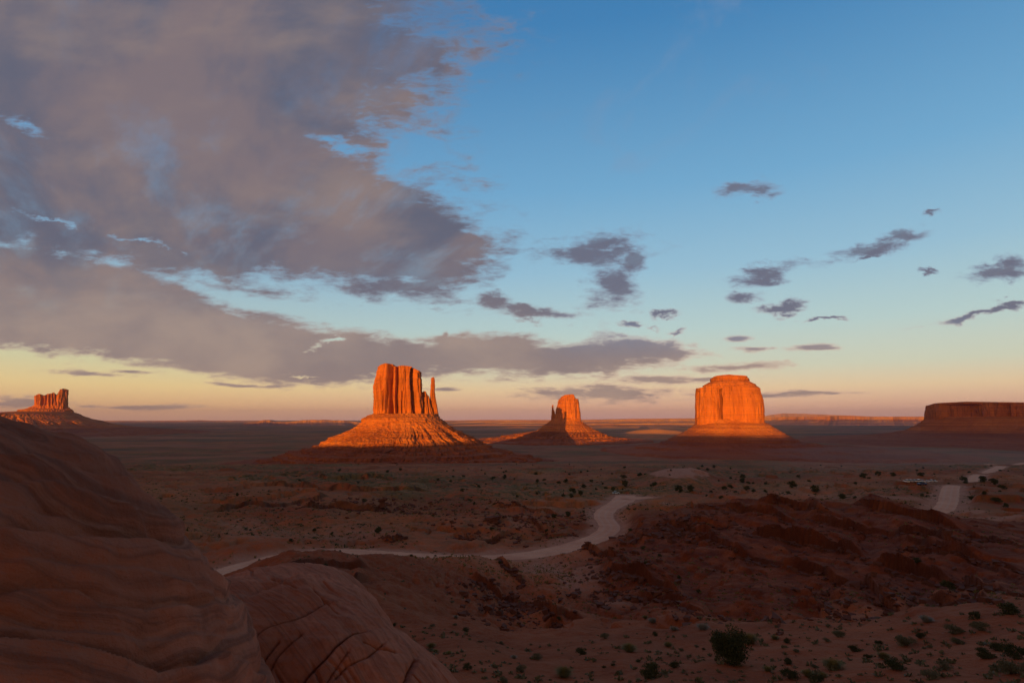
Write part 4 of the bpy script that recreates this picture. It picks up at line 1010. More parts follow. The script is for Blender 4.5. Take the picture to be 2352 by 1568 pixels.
CRACKS = [([(748, 1382), (700, 1402), (655, 1420), (621, 1433), (592, 1452), (560, 1490)], 0.085, 2.2, 20), ([(842, 1446), (815, 1452), (770, 1483), (735, 1520), (705, 1553), (690, 1580)], 0.11, 2.4, 22),
    ([(905, 1500), (880, 1492), (850, 1478), (838, 1474)], 0.08, 3, 14), ([(880, 1480), (850, 1510), (800, 1530), (770, 1560)], 0.06, 2.5, 14), ([(684, 1350), (650, 1338), (600, 1345), (575, 1362)], 0.07, 3, 16), ([(662, 1326), (640, 1330), (618, 1324)], 0.09, 3.5, 8),
    ([(690, 1450), (640, 1500), (610, 1550)], 0.05, 2.5, 14), ([(960, 1520), (940, 1545), (925, 1575)], 0.12, 3.5, 14), ([(640, 1470), (600, 1520), (588, 1550)], 0.06, 2.5, 12), ([(780, 1400), (740, 1362), (720, 1350)], 0.10, 3.5, 16), ([(800, 1500), (760, 1550), (745, 1580)], 0.05, 2.5, 12)]
me = rock_mesh('slickrock_ledge', E2, C2, None, disp2, M_SLICK2, nth=900, nph=560, k=9.0, look=-C2 + np.array([0.5, 0, 4]))
tag(obj('slickrock_ledge', me), 'rounded sandstone ledge with diagonal cracks, beside the huge boulder', 'rock ledge')

# ------------------------------------------------------------------ shrubs
rng = np.random.default_rng(7)
def leaf_cloud(n, rx, rz, leaf, seed, clumps=14, flat=0.0, up=0.0, zc=None):
    """leaf-sized quads gathered in clumps through the volume of a bush"""
    r = np.random.default_rng(seed)
    cc = r.normal(size=(clumps, 3)); cc /= np.linalg.norm(cc, axis=1)[:, None]; cc *= (r.random((clumps, 1)) ** 0.4) * 0.72
    cr_ = 0.26 + 0.22 * r.random(clumps)
    k = r.integers(0, clumps, n)
    o = r.normal(size=(n, 3)); o /= np.linalg.norm(o, axis=1)[:, None]; o *= (r.random((n, 1)) ** 0.45)
    c = cc[k] + o * cr_[k][:, None]
    c = c * np.array([rx, rx, rz]); c[:, 2] += rz * 0.9 if zc is None else zc
    c[:, 2] = np.maximum(c[:, 2], 0.02 * rz + leaf * 0.3)
    t = r.normal(size=(n, 3)); t[:, 2] += up; t /= np.linalg.norm(t, axis=1)[:, None]
    s = np.cross(t, r.normal(size=(n, 3))); s /= np.linalg.norm(s, axis=1)[:, None]
    l = leaf * (0.6 + 0.8 * r.random((n, 1)))
    V = np.stack([c - t * l, c + s * l * 0.45, c + t * l, c - s * l * 0.45], 1)
    return V.reshape(-1, 3), np.arange(n * 4).reshape(-1, 4)
def tuft(n, rad, h, seed, wid=0.02):
    """blades fanning from the root"""
    r = np.random.default_rng(seed)
    a = r.random(n) * 2 * math.pi; lean = (r.random(n) ** 0.6)
    b = np.stack([np.cos(a), np.sin(a), 0 * a], 1)
    root = b * (rad * 0.35 * r.random((n, 1))); L_ = h * (0.6 + 0.5 * r.random((n, 1)))
    mid = root + b * (lean[:, None] * rad * 0.55) + np.array([0, 0, 1]) * L_ * 0.62
    tip = root + b * (lean[:, None] * rad * 1.05) + np.array([0, 0, 1]) * L_ * (1.0 - 0.35 * lean[:, None])
    s = np.stack([-np.sin(a), np.cos(a), 0 * a], 1) * wid
    V = np.stack([root - s, root + s, mid + s, mid - s, tip], 1).reshape(-1, 3)
    i = np.arange(n) * 5
    return V, np.stack([i, i + 1, i + 2, i + 3], 1), np.stack([i + 3, i + 2, i + 4], 1)
def trunk_mesh(name, rx, rz, seed, n=6):
    r = np.random.default_rng(seed); V = []; F = []
    for k in range(n):
        a = r.random() * 6.28; e = np.array([math.cos(a) * rx * 0.6 * r.random(), math.sin(a) * rx * 0.6 * r.random(), rz * (0.8 + 0.6 * r.random())])
        p0 = np.array([0.08 * math.cos(a) * rx, 0.08 * math.sin(a) * rx, -0.05 * rz]); mid = (p0 + e) / 2 + r.normal(size=3) * 0.07 * rx
        base = len(V)
        for j, (p, w) in enumerate(((p0, 0.06), (mid, 0.04), (e, 0.012))):
            for q in range(5):
                V.append(p + np.array([math.cos(q * 1.2566), math.sin(q * 1.2566), 0]) * w * rx)
        for j in range(2):
            for q in range(5):
                F.append([base + j * 5 + q, base + j * 5 + (q + 1) % 5, base + (j + 1) * 5 + (q + 1) % 5, base + (j + 1) * 5 + q])
    return mesh_from(name, V, F, True, [M_BARK])

protos = {}
def leaf_mesh(key, mat, *a, **k):
    V, F = leaf_cloud(*a, **k); return mesh_from(key, V, F, False, [mat])
for v in range(3):
    protos['big', v] = (leaf_mesh('foliage', M_JUN, 9000, 1.0, 0.95, 0.045, 100 + v, clumps=34, up=0.8), trunk_mesh('trunk', 1.0, 0.9, v, 9))
for v in range(4):
    protos['juniper', v] = (leaf_mesh('foliage', M_JUN, 700, 1.0, 0.72, 0.12, 200 + v, clumps=12, up=0.4), None)
    protos['dark', v] = (leaf_mesh('foliage', M_JUN, 2600, 1.0, 0.55, 0.05, 230 + v, clumps=20, up=0.9), trunk_mesh('stem', 1.0, 0.5, v + 20, 7))
    protos['sage', v] = (leaf_mesh('foliage', M_SAGE, 2400, 1.0, 0.55, 0.05, 260 + v, clumps=16, up=1.2), trunk_mesh('stem', 1.0, 0.5, v + 30, 7))
    for kk, mm in (('straw', M_STRAW), ('pale', M_PALE)):
        a_, b_, c_ = tuft(700, 1.0, 0.95, 300 + v, 0.012)
        V2, F2 = leaf_cloud(500, 0.85, 0.42, 0.05, 400 + v, clumps=10, up=1.4)
        protos[kk, v] = (mesh_from('foliage', np.concatenate([a_, V2]), np.concatenate([b_, F2 + len(a_)]), False, [mm], F3=c_), None)

KIND = {'big': ('juniper_tree', 'juniper'), 'juniper': ('juniper_shrub', 'shrub'), 'dark': ('dark_shrub', 'shrub'), 'sage': ('sagebrush', 'shrub'), 'straw': ('straw_bush', 'shrub'), 'pale': ('pale_brush', 'shrub')}
def shrub(kind, pos, size, label, group, hscale=1.0, parts=True):
    name, cat = KIND[kind]; v = int(rng.integers(0, 3 if kind == 'big' else 4)); fo, tr = protos[kind, v]
    if tr is not None and parts:
        t = bpy.data.objects.new(name, None); col.objects.link(t); t.empty_display_size = 0.2
        for nm, m_ in (('foliage', fo), ('trunk' if kind == 'big' else 'stem', tr)):
            c = bpy.data.objects.new(nm, m_); col.objects.link(c); c.parent = t
    else:
        t = bpy.data.objects.new(name, fo); col.objects.link(t)
    t.location = pos; s = size / 2
    t.scale = (s * (0.9 + 0.2 * rng.random()), s * (0.9 + 0.2 * rng.random()), s * hscale); t.rotation_euler = (0, 0, rng.random() * 6.28)
    tag(t, label, cat, group)
    return t

hp = ground_hit(1677, 1524)
print('juniper at', hp, 'dist', math.hypot(hp[0], hp[1]))
def at_px(x, y, wpx):
    h = ground_hit(x, y)
    if h is None: return None, 0
    d = math.sqrt(h[0] ** 2 + h[1] ** 2 + h[2] ** 2)
    return h, wpx / FPX * d * 0.92
h, s = at_px(1677, 1522, 78)
shrub('big', (h[0], h[1], h[2] - 0.1), s * 1.12, 'largest dark green juniper bush, standing tall on the sandy bench at the bottom', None, 1.0)
near = [('straw', 1445, 1496, 38, 'yellow-green bush on the sandy bench, left of the largest juniper'), ('dark', 1494, 1556, 60, 'low wide dark bush at the bottom edge, left of the largest juniper'), ('straw', 1535, 1484, 22, 'small straw-yellow bush between the low wide dark bush and the largest juniper'),
 ('dark', 1549, 1532, 28, 'small dark bush right beside the low wide dark bush at the bottom edge'), ('pale', 1500, 1430, 24, None), ('pale', 1548, 1448, 20, None), ('pale', 1614, 1446, 30, None), ('straw', 1482, 1422, 16, None), ('dark', 1505, 1460, 18, None), ('sage', 1492, 1476, 14, None),
 ('straw', 1722, 1476, 44, 'yellowish bush half hidden behind the largest juniper'), ('straw', 1780, 1468, 18, 'straw-yellow tuft just right of the largest juniper'), ('dark', 1808, 1476, 20, None), ('sage', 1925, 1462, 32, None), ('sage', 1900, 1474, 18, None), ('dark', 1964, 1496, 26, None), ('dark', 1992, 1510, 16, None),
 ('sage', 2079, 1482, 46, None), ('sage', 2190, 1456, 36, None), ('sage', 2252, 1448, 36, None), ('pale', 2128, 1428, 28, None), ('dark', 2115, 1466, 26, None), ('sage', 2200, 1478, 26, None), ('dark', 2262, 1512, 38, None), ('dark', 2290, 1494, 30, None), ('dark', 2335, 1512, 50, 'large dark bush cut by the right edge, low on the bench'),
 ('sage', 2325, 1546, 56, 'wide grey-green bush below the large dark bush at the right edge'), ('straw', 2030, 1512, 26, None), ('dark', 2055, 1536, 48, 'dark bush paired with a straw tuft right of the bottom centre'), ('straw', 1915, 1538, 44, 'tall straw-green bush in the dense row right of the largest juniper'), ('dark', 1810, 1524, 26, None), ('dark', 1815, 1558, 42, None), ('straw', 1855, 1552, 26, None), ('straw', 1890, 1556, 22, None), ('sage', 1872, 1534, 18, None),
 ('straw', 1763, 1540, 22, None), ('dark', 1874, 1566, 36, None), ('sage', 2170, 1538, 32, None), ('sage', 2138, 1558, 36, None), ('dark', 2018, 1480, 18, None), ('sage', 1828, 1498, 16, None), ('sage', 1600, 1486, 12, None), ('dark', 1616, 1492, 10, None), ('dark', 1466, 1520, 14, None), ('sage', 1565, 1495, 16, None),
 ('sage', 1038, 1384, 12, None), ('pale', 1047, 1420, 14, None), ('sage', 992, 1438, 14, None), ('sage', 1045, 1436, 12, None), ('dark', 1070, 1450, 20, None), ('straw', 990, 1486, 22, None), ('sage', 988, 1496, 18, None), ('dark', 1073, 1538, 28, 'upright dark shrub on the brown slope right of the cracked ledge'), ('pale', 1180, 1512, 18, None), ('sage', 1196, 1544, 34, None),
 ('straw', 1296, 1554, 44, 'rounded green-yellow bush near the bottom middle'), ('sage', 1388, 1466, 26, None), ('dark', 1336, 1502, 32, None), ('sage', 1235, 1514, 26, None), ('dark', 906, 1437, 14, None), ('dark', 818, 1368, 22, 'dark green shrub at the head of the gully above the cracked ledge'), ('dark', 746, 1302, 18, None), ('straw', 1063, 1366, 12, None), ('straw', 1000, 1498, 16, None), ('straw', 1031, 1502, 16, None),
 ('sage', 1158, 1566, 22, None), ('dark', 1408, 1530, 14, None), ('dark', 1387, 1533, 12, None), ('sage', 563, 1322, 14, None), ('dark', 1284, 1424, 14, None), ('straw', 972, 1452, 10, None), ('pale', 930, 1400, 8, None), ('sage', 1150, 1478, 14, None), ('sage', 1262, 1484, 12, None)]
desc = {'dark': 'dark green shrub', 'sage': 'grey-green sagebrush', 'straw': 'straw-yellow bush', 'pale': 'pale dry brush'}
for kind, x, y, w, lab in near:
    h, s = at_px(x, y, w)
    if h is None: continue
    if lab is None:
        side = ('on the brown slope below the road' if x < 1210 else 'on the sandy bench left of the largest juniper' if x < 1640 else 'on the sandy bench right of the largest juniper' if x < 2020 else 'on the bench near the right edge')
        lab = ('small ' if w < 20 else 'medium ' if w < 34 else 'wide ') + desc[kind] + ' ' + side
    shrub(kind, (h[0], h[1], h[2] - 0.03), s, lab, {'dark': 'dark shrubs of the foreground', 'sage': 'sagebrush of the foreground', 'straw': 'straw-coloured bushes of the foreground', 'pale': 'pale brush of the foreground'}[kind], 1.0 if kind != 'sage' else 0.9)

# dark junipers dotted over the plain
cnt = 0; tries = 0
fixed = [(1231, 1090, 14), (1300, 1110, 20), (1316, 1133, 22), (1340, 1120, 16), (1294, 1140, 14), (1235, 1108, 12), (1433, 1098, 20), (1471, 1092, 16), (1503, 1118, 28), (1434, 1076, 14), (1587, 1131, 22), (1613, 1072, 22), (1640, 1074, 16), (1625, 1080, 20),
         (1705, 1108, 20), (1706, 1098, 18), (1678, 1122, 16), (1560, 1130, 22), (1821, 1120, 22), (1717, 1126, 18), (1663, 1124, 16), (1437, 1118, 20), (1409, 1128, 14), (1335, 1138, 16), (1313, 1142, 14), (1872, 1130, 24), (1935, 1145, 20), (1983, 1098, 20), (2052, 1093, 22), (2115, 1094, 18), (2018, 1092, 14),
         (2215, 1104, 24), (2290, 1155, 22), (2312, 1168, 14), (2304, 1125, 18), (2283, 1112, 16), (2258, 1106, 18), (870, 1224, 22), (722, 1222, 12), (762, 1228, 12), (1130, 1216, 14), (1255, 1230, 12), (668, 1247, 14), (1160, 1100, 16), (1132, 1102, 14), (1065, 1096, 12), (920, 1080, 10), (780, 1083, 14), (890, 1085, 10), (1006, 1104, 12),
         (945, 1278, 9), (1000, 1279, 8), (1150, 1296, 14), (1482, 1296, 12), (1478, 1262, 14), (1560, 1330, 12), (1605, 1362, 14), (1448, 1218, 10), (2180, 1355, 30), (2110, 1320, 16), (2240, 1420, 24), (2320, 1410, 40), (1515, 1278, 10)]
spots = []
for x, y, w in fixed:
    h, s = at_px(x, y, w)
    if h is not None: spots.append((h, min(s, 6.5)))
while len(spots) < 292 and tries < 6000:
    tries += 1
    d = math.exp(rng.uniform(math.log(215), math.log(1500))); a = rng.uniform(-0.62, 0.72)
    X, Y = d * math.sin(a), d * math.cos(a)
    dens = float(pn2(X / 140, Y / 140, 77)) + 0.35 * (1 if (d > 330) else -0.6) + (0.2 if a > -0.1 else -0.1)
    if dens < rng.uniform(-0.1, 0.5): continue
    e, _ = road_info(np.array([X]), np.array([Y]))
    if e[0] < 2: continue
    if d < 265 and a > 0.1: continue
    z, _ = height(np.array([X]), np.array([Y]))
    spots.append(((X, Y, float(z[0])), rng.uniform(1.6, 3.6) * (1.25 if d > 500 else 1)))
for (h, s) in spots:
    d = math.hypot(h[0], h[1]); a = math.atan2(h[0], h[1])
    lab = ('dark round juniper shrub dotted over the plain ' + ('beyond the blue-grey car' if d > 400 else 'between the road bend and the blue-grey car') if a > -0.05 and a < 0.45 and d > 265 else
           'dark juniper shrub on the ground right of the straight pale road' if a > 0.62 and d > 265 else
           'dark juniper shrub on the grey-brown plain below the broad butte' if a >= 0.45 and d > 265 else
           'dark shrub on the dark red ridges at the right' if a > 0.1 and d < 265 else
           'dark shrub on the pink slopes just behind the dirt road' if d < 420 else 'dark juniper shrub on the plain below the nearest mitten butte')
    shrub('juniper', (h[0], h[1], h[2] - 0.1), s, lab, 'juniper shrubs dotted over the desert', rng.uniform(0.8, 1.15))

# countless low scrub: one object
def scrub_mesh(n, dmin, dmax, size, nleaf, seed, amin=-0.72, amax=0.78, cond=None):
    r = np.random.default_rng(seed)
    d = np.exp(r.uniform(math.log(dmin), math.log(dmax), n)); a = r.uniform(amin, amax, n)
    X, Y = d * np.sin(a), d * np.cos(a)
    keep = pn2(X / 60, Y / 60, 177) + 0.5 * pn2(X / 13, Y / 13, 178) > r.uniform(-0.45, 0.45, n)
    if cond is not None: keep &= cond(X, Y, d, a)
    X, Y = X[keep], Y[keep]
    Z, e = height(X, Y)
    ok = e > 0.8
    ok &= blobf(X, Y, 1560, 1090, 560, 75, 0.17, 4.0) < 0.4
    X, Y, Z = X[ok], Y[ok], Z[ok]; n = len(X)
    s = size * (0.5 + r.random(n) ** 2 * 1.3)
    o = r.normal(size=(n, nleaf, 3)); o /= np.linalg.norm(o, axis=2)[..., None]; o[..., 2] = np.abs(o[..., 2]) * 0.75
    c = np.stack([X, Y, Z], 1)[:, None] + o * s[:, None, None] * (0.35 + 0.45 * r.random((n, nleaf, 1)))
    t = o + r.normal(size=o.shape) * 0.5; t[..., 2] += 0.4; t /= np.linalg.norm(t, axis=2)[..., None]
    sd = np.cross(t, r.normal(size=t.shape)); sd /= np.linalg.norm(sd, axis=2)[..., None]
    l = s[:, None, None] * (0.30 + 0.2 * r.random((n, nleaf, 1)))
    V = np.stack([c - t * l, c + sd * l * 0.5, c + t * l, c - sd * l * 0.5], 2).reshape(-1, 3)
    return V, np.arange(len(V)).reshape(-1, 4)
def scrub(name, mat, label, *a, **k):
    V, F = scrub_mesh(*a, **k)
    tag(obj(name, mesh_from(name, V, F, False, [mat])), label, 'scrub', None, 'stuff')
scrub('dark_scrub', M_JUN, 'low dark scrub scattered over the desert floor', 16000, 200, 1500, 0.62, 9, 5, cond=lambda X, Y, d, a: (a < 0.1) | (d > 262))
scrub('dry_scrub', M_STRAW, 'low dry yellow scrub scattered over the desert floor', 52000, 150, 1300, 0.5, 5, 6, cond=lambda X, Y, d, a: (a < 0.1) | (d > 262) )
scrub('yellow_tufts', M_STRAW, 'small yellowish tufts dotting the dark red ridges', 5200, 88, 300, 0.30, 10, 9, amin=0.0)
scrub('grey_scrub', M_SAGE, 'tiny grey-green tufts on the foreground bench and slopes', 4200, 42, 260, 0.28, 14, 8)

# ------------------------------------------------------------------ loose stones
def rock_pile(n, spot, size, seed, mat=M_TALUS):
    r = np.random.default_rng(seed); V = []; F = []; base = 0
    cube = np.array([[-1, -1, -1], [1, -1, -1], [1, 1, -1], [-1, 1, -1], [-1, -1, 1], [1, -1, 1], [1, 1, 1], [-1, 1, 1]], float)
    fc = np.array([[0, 3, 2, 1], [4, 5, 6, 7], [0, 1, 5, 4], [1, 2, 6, 5], [2, 3, 7, 6], [3, 0, 4, 7]])
    X, Y = spot(r, n); Z, e = height(X, Y)
    for i in range(len(X)):
        if e[i] < 1.0: continue
        s = size * (0.35 + 1.2 * r.random() ** 2.5); q = cube * (1 + 0.35 * r.normal(size=(8, 3)))
        q = q * np.array([1, 0.8, 0.55]) * s * 0.5
        a = r.random() * 6.28; t = r.normal() * 0.3
        Rz = np.array([[math.cos(a), -math.sin(a), 0], [math.sin(a), math.cos(a), 0], [0, 0, 1]]); Rx = np.array([[1, 0, 0], [0, math.cos(t), -math.sin(t)], [0, math.sin(t), math.cos(t)]])
        V.append(q @ Rx.T @ Rz.T + np.array([X[i], Y[i], Z[i] + 0.1 * s])); F.append(fc + base); base += 8
    return np.concatenate(V), np.concatenate(F)
def spot_px(cx, cd, rx, rd):
    def f(r, n):
        v = pdir(cx, 1300); a0 = math.atan2(v[0], v[1]); v = pdir(cx + rx, 1300); da = math.atan2(v[0], v[1]) - a0
        a = a0 + da * r.normal(size=n) * 0.6; d = cd * np.exp(rd * r.normal(size=n) * 0.6 + 0)
        return d * np.sin(a), d * np.cos(a)
    return f
M_DARKROCK = mat_flat('dark_red_rock', (0.14, 0.055, 0.038, 1), 0.9)
Vs, Fs, b0 = [], [], 0
for n, sp_, sz, sd in [(420, spot_px(1180, 120, 110, 0.16), 0.9, 1), (300, spot_px(1420, 150, 120, 0.2), 1.0, 2), (260, spot_px(1550, 205, 100, 0.08), 1.5, 3), (380, spot_px(2050, 118, 330, 0.16), 0.8, 4), (300, spot_px(1750, 98, 300, 0.1), 0.7, 5), (300, spot_px(1180, 258, 150, 0.12), 1.2, 6), (500, spot_px(1900, 190, 400, 0.3), 0.7, 7), (300, spot_px(900, 320, 150, 0.12), 1.4, 9)]:
    V, F = rock_pile(n, sp_, sz, sd); Vs.append(V); Fs.append(F + b0); b0 += len(V)
def spot_ledges(r, n):
    X = []; Y = []
    for L_, hh, bk in LEDGES[:24]:
        if len(L_) < 2: continue
        m = int(n * hh / 40); a = r.uniform(L_[0, 0], L_[-1, 0], m); d = np.interp(a, L_[:, 0], L_[:, 1]) - 1.0 - 2.2 * r.random(m) ** 2
        X.append(d * np.sin(a)); Y.append(d * np.cos(a))
    return np.concatenate(X), np.concatenate(Y)
V, F = rock_pile(2600, spot_ledges, 1.0, 12); Vs.append(V); Fs.append(F + b0); b0 += len(V)
tag(obj('rubble', mesh_from('rubble', np.concatenate(Vs), np.concatenate(Fs), False, [M_DARKROCK])), 'broken dark red rubble strewn down the gullies and ledges', 'rubble', None, 'stuff')

def lump(name, x, y, w, hgt, label, seed, mush=True):
    """free-standing weathered rock"""
    h, s = at_px(x, y, w); H = s * hgt
    n, m_ = 48, 30; th = np.linspace(0, 2 * math.pi, n, endpoint=False); t = np.linspace(0, 1, m_)
    TT, ZZ = np.meshgrid(th, t)
    rad = np.interp(ZZ, [0, .15, .4, .55, .62, .8, .93, 1], [1.0, .75, .45, .42, .75, .95, .8, .02] if mush else [1, .95, .9, .85, .9, 1.0, .9, .02]) * s * 0.5
    rad = rad * (1 + 0.3 * fbm3(np.cos(TT) * 1.3, np.sin(TT) * 1.3, ZZ * 3, 3, seed)) + 0
    V = np.stack([rad * np.cos(TT) * 1.25, rad * np.sin(TT), ZZ * H * (1 + 0.12 * np.cos(TT))], -1)
    me = mesh_from(name, V.reshape(-1, 3), grid_faces(m_, n, True), False, [M_DARKROCK])
    tag(obj(name, me, None, (h[0], h[1], h[2] - 0.2)), label, 'rock')
lump('balanced_rock', 878, 1167, 18, 1.15, 'dark top-heavy rock standing on a low rise below the nearest mitten butte', 3)
lump('rock_slab', 1132, 1200, 30, 0.5, 'dark flat-topped rock block on the slope behind the dirt road', 5, False)

# ------------------------------------------------------------------ vehicles
M_GLASS = mat_flat('car_glass', (0.02, 0.03, 0.04, 1), 0.1)
M_TYRE = mat_flat('tyre_rubber', (0.02, 0.02, 0.02, 1), 0.9)
def paint(name, c):
    m, q, b = new_mat(name, 0.3); b.inputs['Specular IOR Level'].default_value = 0.6
    q.put(b.inputs['Base Color'], c); return m
def loft(sections, mat, name):
    """closed body from cross-sections (x, half width, z low, z high)"""
    V = []; K = 8
    for x, w, z0, z1 in sections:
        V += [(x, -w, z0), (x, -w, (z0 + z1) * .5), (x, -w * 0.93, z1 - 0.05), (x, -w * 0.8, z1), (x, w * 0.8, z1), (x, w * 0.93, z1 - 0.05), (x, w, (z0 + z1) * .5), (x, w, z0)]
    F = list(map(list, grid_faces(len(sections), K, True)))
    V += [(sections[0][0], 0, (sections[0][2] + sections[0][3]) / 2), (sections[-1][0], 0, (sections[-1][2] + sections[-1][3]) / 2)]
    n = len(sections) * K; T = []
    for k in range(K):
        T.append([n, k, (k + 1) % K]); b_ = (len(sections) - 1) * K; T.append([n + 1, b_ + (k + 1) % K, b_ + k])
    return mesh_from(name, V, F, False, [mat], F3=T)
def wheel_mesh():
    V = []; n = 16
    for y, r in ((-0.11, 0.2), (-0.11, 0.33), (0.11, 0.33), (0.11, 0.2)):
        for k in range(n): V.append((r * math.cos(k * 2 * math.pi / n), y, r * math.sin(k * 2 * math.pi / n)))
    F = list(map(list, grid_faces(4, n, True)))
    V += [(0, -0.09, 0), (0, 0.09, 0)]; T = []
    for k in range(n): T.append([4 * n, (k + 1) % n, k]); T.append([4 * n + 1, 3 * n + k, 3 * n + (k + 1) % n])
    return mesh_from('wheel', V, F, False, [M_TYRE], F3=T)
WM_ = wheel_mesh()
def lamp_mesh(emit):
    m, q, b = new_mat('headlight_glass', 0.2)
    q.put(b.inputs['Base Color'], (0.8, 0.8, 0.75, 1))
    if emit:
        b.inputs['Emission Color'].default_value = (1.0, 0.85, 0.45, 1); b.inputs['Emission Strength'].default_value = 60.0
    V = [(0, -0.16, -0.09), (0, 0.16, -0.09), (0, 0.16, 0.09), (0, -0.16, 0.09), (0.06, -0.12, -0.06), (0.06, 0.12, -0.06), (0.06, 0.12, 0.06), (0.06, -0.12, 0.06)]
    F = [[0, 3, 2, 1], [4, 5, 6, 7], [0, 1, 5, 4], [1, 2, 6, 5], [2, 3, 7, 6], [3, 0, 4, 7]]
    return mesh_from('headlight', V, F, False, [m])
LAMP, LAMP_ON = lamp_mesh(False), lamp_mesh(True)
def vehicle(name, mat, kind, lamps=LAMP):
    t = bpy.data.objects.new(name, None); col.objects.link(t)
    if kind == 'car':
        body = [(-2.25, .70, .40, .80), (-2.1, .84, .28, .95), (-1.2, .90, .22, 1.0), (0, .90, .22, .98), (1.2, .90, .22, .95), (2.0, .84, .26, .82), (2.25, .68, .38, .70)]
        glass = [(-1.75, .68, .9, 1.0), (-1.3, .74, .9, 1.42), (-0.3, .74, .9, 1.48), (0.3, .73, .9, 1.44), (1.05, .70, .9, 1.0)]; roof = [(-1.25, .66, 1.42, 1.47), (-0.5, .70, 1.47, 1.53), (0.3, .68, 1.43, 1.49)]
    elif kind == 'suv':
        body = [(-2.35, .80, .45, 1.0), (-2.3, .90, .32, 1.08), (-1.2, .95, .30, 1.1), (1.0, .95, .30, 1.08), (2.1, .90, .32, 1.0), (2.35, .80, .45, .85)]
        glass = [(-2.28, .80, 1.0, 1.3), (-2.1, .82, 1.0, 1.72), (0.3, .82, 1.0, 1.72), (1.15, .78, 1.0, 1.12)]; roof = [(-2.15, .78, 1.70, 1.78), (-1, .80, 1.72, 1.83), (0.35, .76, 1.70, 1.77)]
    else:
        body = [(-2.7, .85, .50, 1.0), (-2.65, .95, .40, 1.1), (-0.9, .98, .38, 1.12), (1.2, .98, .38, 1.15), (2.5, .92, .40, 1.05), (2.7, .85, .50, .9)]
        glass = [(-0.8, .80, 1.05, 1.7), (-0.4, .82, 1.05, 1.82), (0.6, .80, 1.05, 1.8), (1.25, .78, 1.05, 1.2)]; roof = [(-0.75, .76, 1.78, 1.86), (0, .78, 1.82, 1.9), (0.6, .74, 1.78, 1.85)]
    obj('body', loft(body, mat, 'body'), t); obj('windows', loft(glass, M_GLASS, 'windows'), t); obj('roof', loft(roof, mat, 'roof'), t)
    ax = 1.45 if kind != 'pickup' else 1.75
    for sx in (-1, 1):
        for sy in (-1, 1):
            w = obj('wheel', WM_, t); w.location = (sx * ax, sy * 0.82, 0.33); w.scale = (1.1, 1, 1.1)
    for sy in (-1, 1):
        l = obj('headlight', lamps, t); l.location = (body[-1][0] - 0.12, sy * 0.6, body[-1][3] - 0.14)
    return t
def put(t, x, y, heading, label, cat, group=None, up=0.0):
    h, s = at_px(x, y, 10); t.location = (h[0], h[1], h[2] + up + 0.12); t.rotation_euler = (0, 0, heading); tag(t, label, cat, group)
put(vehicle('parked_car', paint('silver_blue_paint', (0.42, 0.55, 0.62, 1)), 'car'), 1415, 1134, math.radians(5), 'silver-blue car parked where the winding dirt road ends', 'car')
put(vehicle('pickup_truck', paint('dark_blue_paint', (0.03, 0.05, 0.16, 1)), 'pickup'), 2118, 1114, math.radians(12), 'dark blue pickup truck in front of the row of white cars', 'pickup')
WHITE = paint('white_paint', (0.78, 0.78, 0.80, 1)); first = None
for i, x in enumerate([2082, 2091, 2100, 2109, 2118, 2128, 2138, 2147]):
    t = vehicle('white_car', WHITE, 'suv' if i % 3 == 0 else 'car')
    put(t, x, 1107.5 - i * 0.10, math.radians(84 + rng.uniform(-7, 7)), 'white car in the row parked on the pale lot beside the straight road', 'car', 'white cars parked in a row')
put(vehicle('oncoming_car', paint('grey_paint', (0.25, 0.25, 0.27, 1)), 'suv', LAMP_ON), 2268, 1063.5, math.radians(-128), 'far car driving this way with its headlights lit', 'car')

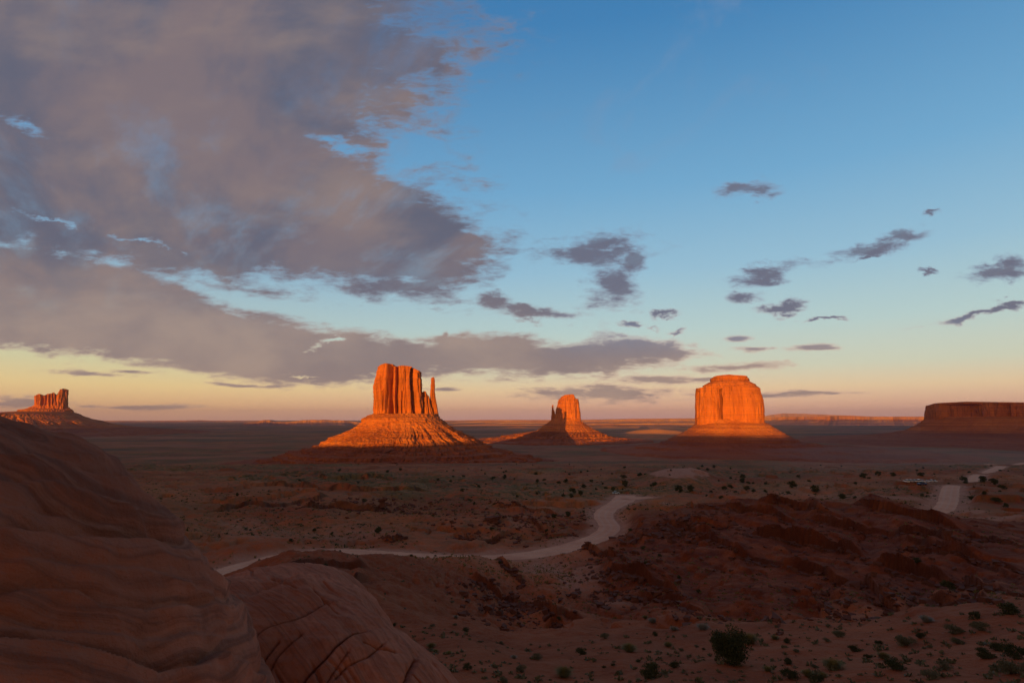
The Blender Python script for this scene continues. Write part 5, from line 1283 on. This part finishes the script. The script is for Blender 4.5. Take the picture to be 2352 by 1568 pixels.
# ------------------------------------------------------------------ dust hanging over the right-hand plain
def dust(x, y, d, rx, ry, rz, dens):
    v = pdir(x, y); k = d / math.hypot(v[0], v[1]); n, m_ = 48, 24
    th = np.linspace(0, 2 * math.pi, n, endpoint=False); ph = np.linspace(-math.pi / 2 + 0.02, math.pi / 2 - 0.02, m_)
    T_, P_ = np.meshgrid(th, ph); w = 1 + 0.16 * fbm3(np.cos(T_) * 1.5, np.sin(T_) * 1.5, P_, 3, int(x))
    V = np.stack([rx * np.cos(T_) * np.cos(P_) * w, ry * np.sin(T_) * np.cos(P_) * w, rz * np.sin(P_)], -1).reshape(-1, 3)
    m = bpy.data.materials.new('dust'); m.use_nodes = True; nt = m.node_tree
    for q_ in list(nt.nodes): nt.nodes.remove(q_)
    pv = nt.nodes.new('ShaderNodeVolumePrincipled'); pv.inputs['Color'].default_value = (0.62, 0.62, 0.66, 1); pv.inputs['Density'].default_value = dens
    out = nt.nodes.new('ShaderNodeOutputMaterial'); nt.links.new(pv.outputs[0], out.inputs['Volume'])
    F = np.concatenate([grid_faces(m_, n, True)])
    Vp = np.concatenate([V, [[0, 0, -rz]], [[0, 0, rz]]]); F3 = [[m_ * n, (j + 1) % n, j] for j in range(n)] + [[m_ * n + 1, (m_ - 1) * n + j, (m_ - 1) * n + (j + 1) % n] for j in range(n)]
    o = obj('dust', mesh_from('dust', Vp, F, True, [m], F3=F3), None, (float(v[0] * k), float(v[1] * k), float(v[2] * k)))
    o.rotation_euler = (0, 0, -math.atan2(v[0], v[1])); tag(o, None, None, None, 'stuff')
dust(2110, 1046, 1500, 330, 260, 14, 0.0006)
dust(2000, 1075, 900, 150, 130, 7, 0.0008)

# ------------------------------------------------------------------ haze
HAZE = True
if HAZE:
    X0, X1, Y0, Y1, Z0, Z1 = -62000, 62000, -7000, 62000, -260, 900
    V = [(X0, Y0, Z0), (X1, Y0, Z0), (X1, Y1, Z0), (X0, Y1, Z0), (X0, Y0, Z1), (X1, Y0, Z1), (X1, Y1, Z1), (X0, Y1, Z1)]
    F = [[0, 3, 2, 1], [4, 5, 6, 7], [0, 1, 5, 4], [1, 2, 6, 5], [2, 3, 7, 6], [3, 0, 4, 7]]
    hm = bpy.data.materials.new('haze'); hm.use_nodes = True; nt = hm.node_tree
    for n in list(nt.nodes): nt.nodes.remove(n)
    pv = nt.nodes.new('ShaderNodeVolumePrincipled'); pv.inputs['Color'].default_value = (0.66, 0.64, 1.0, 1)
    pv.inputs['Density'].default_value = 0.000016; pv.inputs['Anisotropy'].default_value = 0.0
    out = nt.nodes.new('ShaderNodeOutputMaterial'); nt.links.new(pv.outputs[0], out.inputs['Volume'])
    tag(obj('haze', mesh_from('haze', V, F, False, [hm])), None, None, None, 'stuff')
